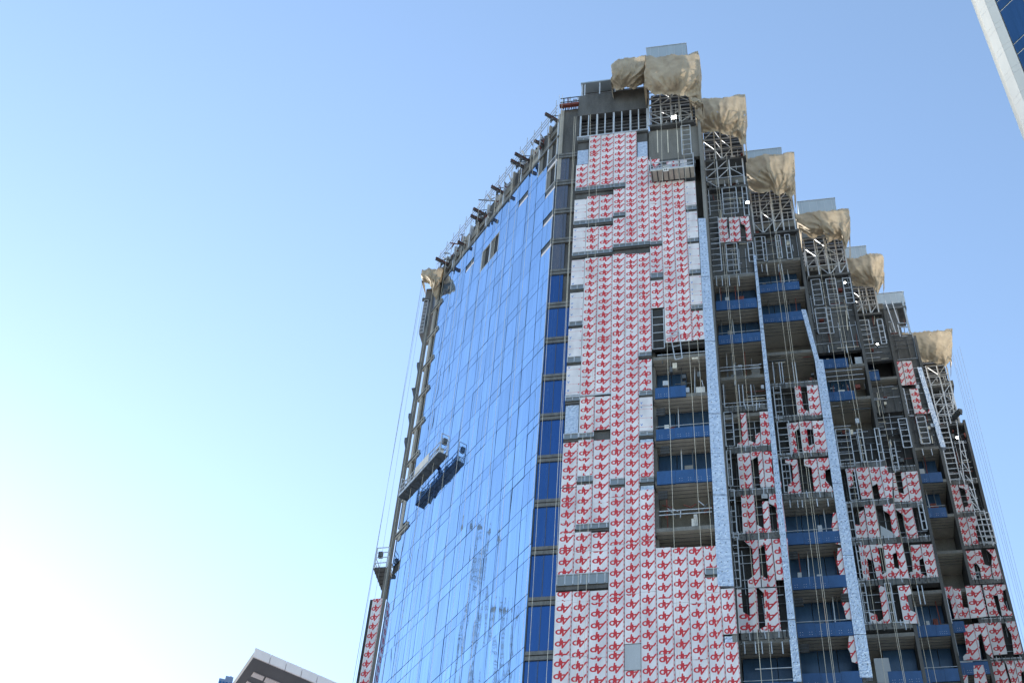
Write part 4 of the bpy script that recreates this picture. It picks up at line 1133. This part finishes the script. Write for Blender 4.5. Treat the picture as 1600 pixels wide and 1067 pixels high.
# at the top of the boards
f = R(61); u0, z0 = f.at(1017, 279, -.9); u1, _ = f.at(1085, 276, -.9)
zpl = f.at(1050, 268, -.9)[1]
platform(f, u0, zpl, u1 - u0, 'work platform loaded with packed white boards at the top of the printed boards', d=-.15, width=.95, seed=4, soffit=M_SOFF)
tq = MB(); tq.box(f, u0 + 2.2, u1 - .5, -.95, -.6, zpl + .35, zpl + 1.25, M_BOARDB, M_PB, [(a * .9, b) for a, b in ((0, 0), (2.2, 0), (2.2, 1), (0, 1))])
tq.build('packed_boards', None, 'shrink wrapped pack of white boards on the uppermost platform', 'package')
tq = MB(); tq.box(f, u0 + 1.2, u0 + 2.1, -.95, -.6, zpl + .3, zpl + 1.2, M_BOARDB, M_PA, [(a * .9, b) for a, b in ((0, 0), (1, 0), (1, 1), (0, 1))])
tq.build('packed_boards', None, 'red printed offcuts leaning on the uppermost platform', 'package')
worker(f.pt(u0 + .75, -.6, zpl + .1), f.rz + .4, 'worker in navy overalls at the left end of the uppermost platform', .2)
tq = MB(); tq.box(f, u0 + .95, u0 + 1.35, -1.17, -1.14, zpl - .28, zpl + .12, M_WHITE)
for i in range(2): tq.box(f, u0 + 1.03 + i * .14, u0 + 1.11 + i * .14, -1.18, -1.172, zpl - .18, zpl + .02, M_STEELD)
tq.build('number_plate', None, 'small white plate on the underside edge of the uppermost platform', 'sign')
# low on the right
f = R(86); u0, z0 = f.at(1426, 1012, -1.2); u1, _ = f.at(1474, 1012, -1.2)
tp = platform(f, u0, f.at(1450, 1018, -1.2)[1], u1 - u0, 'short grey work platform low on the right, hanging before blue balconies', d=-.6, width=.9, seed=6, sides=M_STEEL)
tp.rotation_euler = (0, rad(3), 0)

# ------------------------------------------------------------------ ropes
def rope(fr, x, y, d, zt, zb, label, w_=.022, mat=None, swing=0, group='ropes and hoist cables hanging down the tower'):
    u, _ = fr.at(x, y, d)
    o = MB(); n = 4
    for i in range(n):
        a, b = i / n, (i + 1) / n
        def q(t): return fr.pt(u + swing * t + .12 * math.sin(t * 3.1 + x), d, zt + (zb - zt) * t)
        o.bar(q(a), q(b), w_, mat or M_ROPE, n=4)
    return o.build('rope', None, label, 'rope', group)
RP = [(61, 889, 400, 'down the concrete column, left'), (61, 880, 500, 'down the concrete column, right'), (61, 930, 300, 'before the left board columns'), (61, 899, 800, 'over the two left board ledges'), (61, 1046, 600, 'left in the open bay'), (61, 1079, 600, 'thick one in the middle of the open bay'), (61, 1086, 560, 'slanting in the open bay'),
      (66, 1130, 400, 'left before the second step'), (66, 1152, 450, 'right before the second step'), (66, 1170, 900, 'low before the second step'), (71, 1213, 450, 'left before the third step'), (71, 1232, 520, 'right before the third step'), (71, 1271, 850, 'over the blue balconies of the third step'),
      (76, 1303, 560, 'left before the fourth step'), (76, 1330, 600, 'right before the fourth step'), (76, 1390, 950, 'low before the fourth step'), (81, 1360, 600, 'left before the fifth step'), (81, 1380, 640, 'right before the fifth step'), (81, 1432, 1000, 'beside the low right platform'), (86, 1455, 900, 'before the sixth step')]
for i, (c, x, y, lb) in enumerate(RP):
    rope(R(c), x, y, -1.1, 96, 36, 'pale rope hanging ' + lb, .020 + .003 * (c - 61) / 10, swing=.35 if i % 3 == 0 else .1)
for i, (x, y) in enumerate(((1530, 720), (1540, 740), (1552, 800), (1568, 820), (1580, 850))):
    rope(R(91), x, y, -1.2 - .3 * i, 96, 30, 'thin cable against the sky off the right edge, number %s counting outwards' % ('one', 'two', 'three', 'four', 'five')[i], .016, M_ROPED)
for i, x in enumerate((836, 846)):
    rope(R(61), x, 700, -.8, 100, 36, 'pale cable down the dark blue corner glazing, %s of two' % ('left', 'right')[i], .02)
for i, u in enumerate((-2.2, -4.4, -5.6, -7.4, -9.3, -11.2, -13.1, -14.6, -16.4, -18.3)):
    o = MB(); o.bar(G.pt(u, -.9, 98.3), G.pt(u, -.9, 34), .016, M_ROPE); o.build('rope', None, 'thin line down the blue glass, %s from the near corner' % ('first', 'second', 'third', 'fourth', 'fifth', 'sixth', 'seventh', 'eighth', 'ninth', 'tenth')[i], 'rope', 'ropes and hoist cables hanging down the tower')
for i, (x, y) in enumerate(((640, 600), (626, 650), (618, 690), (610, 720))):
    rope(fl, x, y, -.4 - .3 * i, 96, 34, 'thin cable against the sky off the left edge, %s of four counting outwards' % ('first', 'second', 'third', 'last')[i], .014, M_ROPED)

# ------------------------------------------------------------------ floodlights
for c, x, y, sz, lb in ((61, 1053, 184, .42, 'bright one under the widest tarpaulin'), (66, 1087, 258, .22, 'small one at the right end of the uppermost platform'), (66, 1168, 317, .26, 'right of the second step ladders'), (76, 1320, 442, .18, 'by the ladders of the fourth step'),
                       (81, 1371, 538, .20, 'below the ladders of the fifth step'), (91, 1496, 684, .24, 'at the right edge of the tower')):
    f = R(c); u, z = f.at(x, y, -.5)
    t = empty('floodlight', f.pt(u, -.5, z), 'lit white floodlight, ' + lb, 'floodlight', 'lit floodlights on the site')
    q = Frame((0, 0), (RU.x, RU.y))
    o = MB(); o.box(q, -sz / 2, sz / 2, -.02, .10, -sz / 2, sz / 2, M_STEELD); o.bar(q.pt(0, .1, 0), q.pt(0, .5, .1), .05, M_STEELD); o.build('housing', t)
    o = MB(); o.box(q, -sz / 2 + .02, sz / 2 - .02, -.035, -.021, -sz / 2 + .02, sz / 2 - .02, M_LIT); o.build('lens', t)

# ------------------------------------------------------------------ neighbouring buildings
# white tower at the upper right
def plan(px, py, dist):
    r = ray(px, py); h = Vector((r.x, r.y, 0)).normalized(); return h * dist
P1 = plan(1560.3, 100, 70)
gdir = Vector((math.sin(rad(150)), math.cos(rad(150)), 0))
def isect(px, py, o, dr):
    r = ray(px, py); h = Vector((r.x, r.y, 0))
    det = h.x * (-dr.y) + h.y * dr.x
    s = (o.x * (-dr.y) + o.y * dr.x) / det
    return h * s
d1 = Vector((math.sin(rad(158)), math.cos(rad(158)), 0)); d2 = Vector((math.sin(rad(138)), math.cos(rad(138)), 0))
Q2 = isect(1577, 100, P1, d1); Q3 = isect(1594, 100, Q2, d2)
NB = empty('office_tower', (P1.x, P1.y, 0), 'finished white and blue glass tower cutting across the upper right corner', 'building')
def slab_between(a, b, z0, z1, th, mat, name, par, joints=None):
    fr_ = Frame((a.x, a.y), (b.x - a.x, b.y - a.y)); L_ = (b - a).length
    o = MB(); o.box(fr_, 0, L_, 0, th, z0, z1, mat)
    ob = o.build(name, par); ob.matrix_parent_inverse = par.matrix_world.inverted(); return fr_, L_
for zz in range(28):
    z0 = 60 + 3.6 * zz
    for (a, b, mt) in ((P1, Q2, M_WHITE), (Q2, Q3, M_WHITE)):
        fr_ = Frame((a.x, a.y), (b.x - a.x, b.y - a.y)); L_ = (b - a).length
        for (s0, s1) in ((0, .78), (.80, 3.58)):
            o = MB(); o.box(fr_, .01, L_ - .01, 0, .4, z0 + s0, z0 + s1, mt); ob = o.build('cladding_panel', NB); ob.matrix_parent_inverse = NB.matrix_world.inverted()
E3 = Q3 + gdir * 16
fr_ = Frame((Q3.x, Q3.y), (gdir.x, gdir.y))
for zz in range(12):
    z0 = 62.2 + 7.2 * zz
    for i in range(6):
        for (s0, s1) in ((.12, 1.5), (1.7, 7.1)):
            o = MB(); o.box(fr_, .04 + i * 2.4, .04 + i * 2.4 + 2.22, .1, .16, z0 + s0, z0 + s1, M_GLASSF); ob = o.build('window_pane', NB); ob.matrix_parent_inverse = NB.matrix_world.inverted()
o = MB(); o.box(fr_, 0, 16, .17, 14, 0, 160, M_WHITE); ob = o.build('core_wall', NB); ob.matrix_parent_inverse = NB.matrix_world.inverted()
o = MB(); prism(o, [(P1.x, P1.y + .5), (Q2.x + .3, Q2.y + .5), (Q3.x + .3, Q3.y + .4), (Q3.x + 14, Q3.y + 8), (P1.x + 14, P1.y + 10)], 0, 160, M_WHITE)
ob = o.build('side_wall', NB); ob.matrix_parent_inverse = NB.matrix_world.inverted()

# grey building with an overhanging roof, lower left
ZR = 46.0
def atz(px, py, z):
    r = ray(px, py); t = (z - CAMZ) / r.z; return Vector((r.x * t, r.y * t, z))
c0 = atz(395, 1025, ZR); cR = atz(503, 1071, ZR); cL = atz(363, 1071, ZR)
top0 = c0.xy.length; 
r_ = ray(397, 1012); ztop = CAMZ + r_.z / math.hypot(r_.x, r_.y) * math.hypot(c0.x, c0.y)
eR = (cR - c0).normalized(); eL = (cL - c0).normalized()
HB = empty('grey_building', (c0.x, c0.y, 0), 'grey building with a deep overhanging roof edged in pale panels, at the bottom left', 'building')
def addc(ob, par): ob.matrix_parent_inverse = par.matrix_world.inverted(); return ob
far = [c0, c0 + eR * 19, c0 + eR * 19 + eL * 30, c0 + eL * 30]
o = MB(); prism(o, [(p.x, p.y) for p in [c0 + (eR + eL) * .06, c0 + eR * 19 + eL * .06, far[2], c0 + eL * 30 + eR * .06]], ZR, ztop - .1, M_GREYD); addc(o.build('roof', HB), HB)
frR = Frame((c0.x, c0.y), (eR.x, eR.y)); LR = 14.2
n = 19
for i in range(n):
    o = MB(); o.box(frR, i + .02, (i + 1) - .02, -.08, .0, ZR - .05, ztop, M_WHITE2); addc(o.build('fascia_panel', HB), HB)
for quad in (((396.5, 1050), (413, 1057), (410, 1063), (392, 1056)), ((416, 1058), (438, 1067), (434, 1074), (412, 1065)), ((386, 1064), (399, 1070), (396, 1077), (382, 1070))):
    o = MB(); prism(o, [tuple(atz(x, y, ZR - .06).xy) for x, y in quad], ZR - .06, ZR - .01, M_WHITE2); addc(o.build('soffit_panel', HB), HB)
o = MB(); prism(o, [(q.x, q.y) for q in (c0 + eR * 5 + eL * 6, c0 + eR * 18.5 + eL * 6, c0 + eR * 18.5 + eL * 28, c0 + eR * 5 + eL * 28)], 0, ZR - .08, M_WHITE2); addc(o.build('wall', HB), HB)
# distant bluish block beside it
b0 = plan(342, 1062, 190); b1 = plan(364, 1062, 190); zz = CAMZ + math.tan(math.asin(ray(350, 1060).z)) * 190
SB = empty('distant_tower', (b0.x, b0.y, 0), 'far bluish tower top with a stepped roof just showing beside the grey building', 'building')
frb = Frame((b0.x, b0.y), (b1.x - b0.x, b1.y - b0.y)); Lb = (b1 - b0).length
o = MB(); o.box(frb, 0, Lb, 0, 12, 0, zz, M_BLUEG); addc(o.build('wall', SB), SB)
o = MB(); o.box(frb, Lb * .42, Lb, .1, 8, zz, zz + .7, M_BLUEG); o.bar(frb.pt(Lb * .8, .5, zz), frb.pt(Lb * .8, .5, zz + 1.0), .2, M_BLUEG); addc(o.build('roof', SB), SB)
for i in range(4):
    o = MB(); o.box(frb, Lb * (.05 + .24 * i), Lb * (.2 + .24 * i), -.1, 0, zz - 2.5, zz - .5, M_GLASSF); addc(o.build('window', SB), SB)

# ------------------------------------------------------------------ hoist towers behind the viewer, seen mirrored in the glass
gn = -G.ey
def mirror_ray(px, py):
    r = ray(px, py); u, z = G.at(px, py); p = G.pt(u, 0, z)
    return p, r - 2 * r.dot(gn) * gn
def lattice(px, py, dist, label, w_=1.6, lean=None):
    p, r = mirror_ray(px, py); h = Vector((r.x, r.y, 0)); t = dist / h.length
    q = p + r * t
    H = q.z
    t_ = empty('crane_mast', (q.x, q.y, 0), label, 'crane', 'tower cranes mirrored in the glass')
    o = MB(); s = w_ / 2
    cs = [(-s, -s), (s, -s), (s, s), (-s, s)]
    for x, y in cs: o.bar((x, y, 0), (x, y, H), .09, M_STEEL)
    o.build('mast', t_)
    o = MB(); z = 0; i = 0
    while z < H - 1.6:
        for k in range(4):
            a, b = cs[k], cs[(k + 1) % 4]
            o.bar((a[0], a[1], z), (b[0], b[1], z), .09, M_STEEL)
            if (i + k) % 2: a, b = b, a
            o.bar((a[0], a[1], z), (b[0], b[1], z + 1.6), .05, M_STEEL)
        z += 1.6; i += 1
    o.build('lattice_bracing', t_)
    o = MB(); o.box(LOC, -.6, .6, -.5, .5, H, H + .12, M_STEEL); o.bar((.5, 0, H), (.5, 0, H + 2), .12, M_STEEL); o.bar((-.5, 0, H), (-.4, 0, H + 1.5), .12, M_STEEL); o.bar((-.6, 0, H + 1.4), (1.2, 0, H + 1.6), .1, M_STEEL)
    o.build('mast_head', t_)
    return t_
lattice(762, 832, 88, 'thin lattice mast mirrored low in the blue glass, the taller one', .9)
lattice(795, 960, 88, 'thin lattice mast mirrored low in the blue glass, the shorter one near the corner', .8)
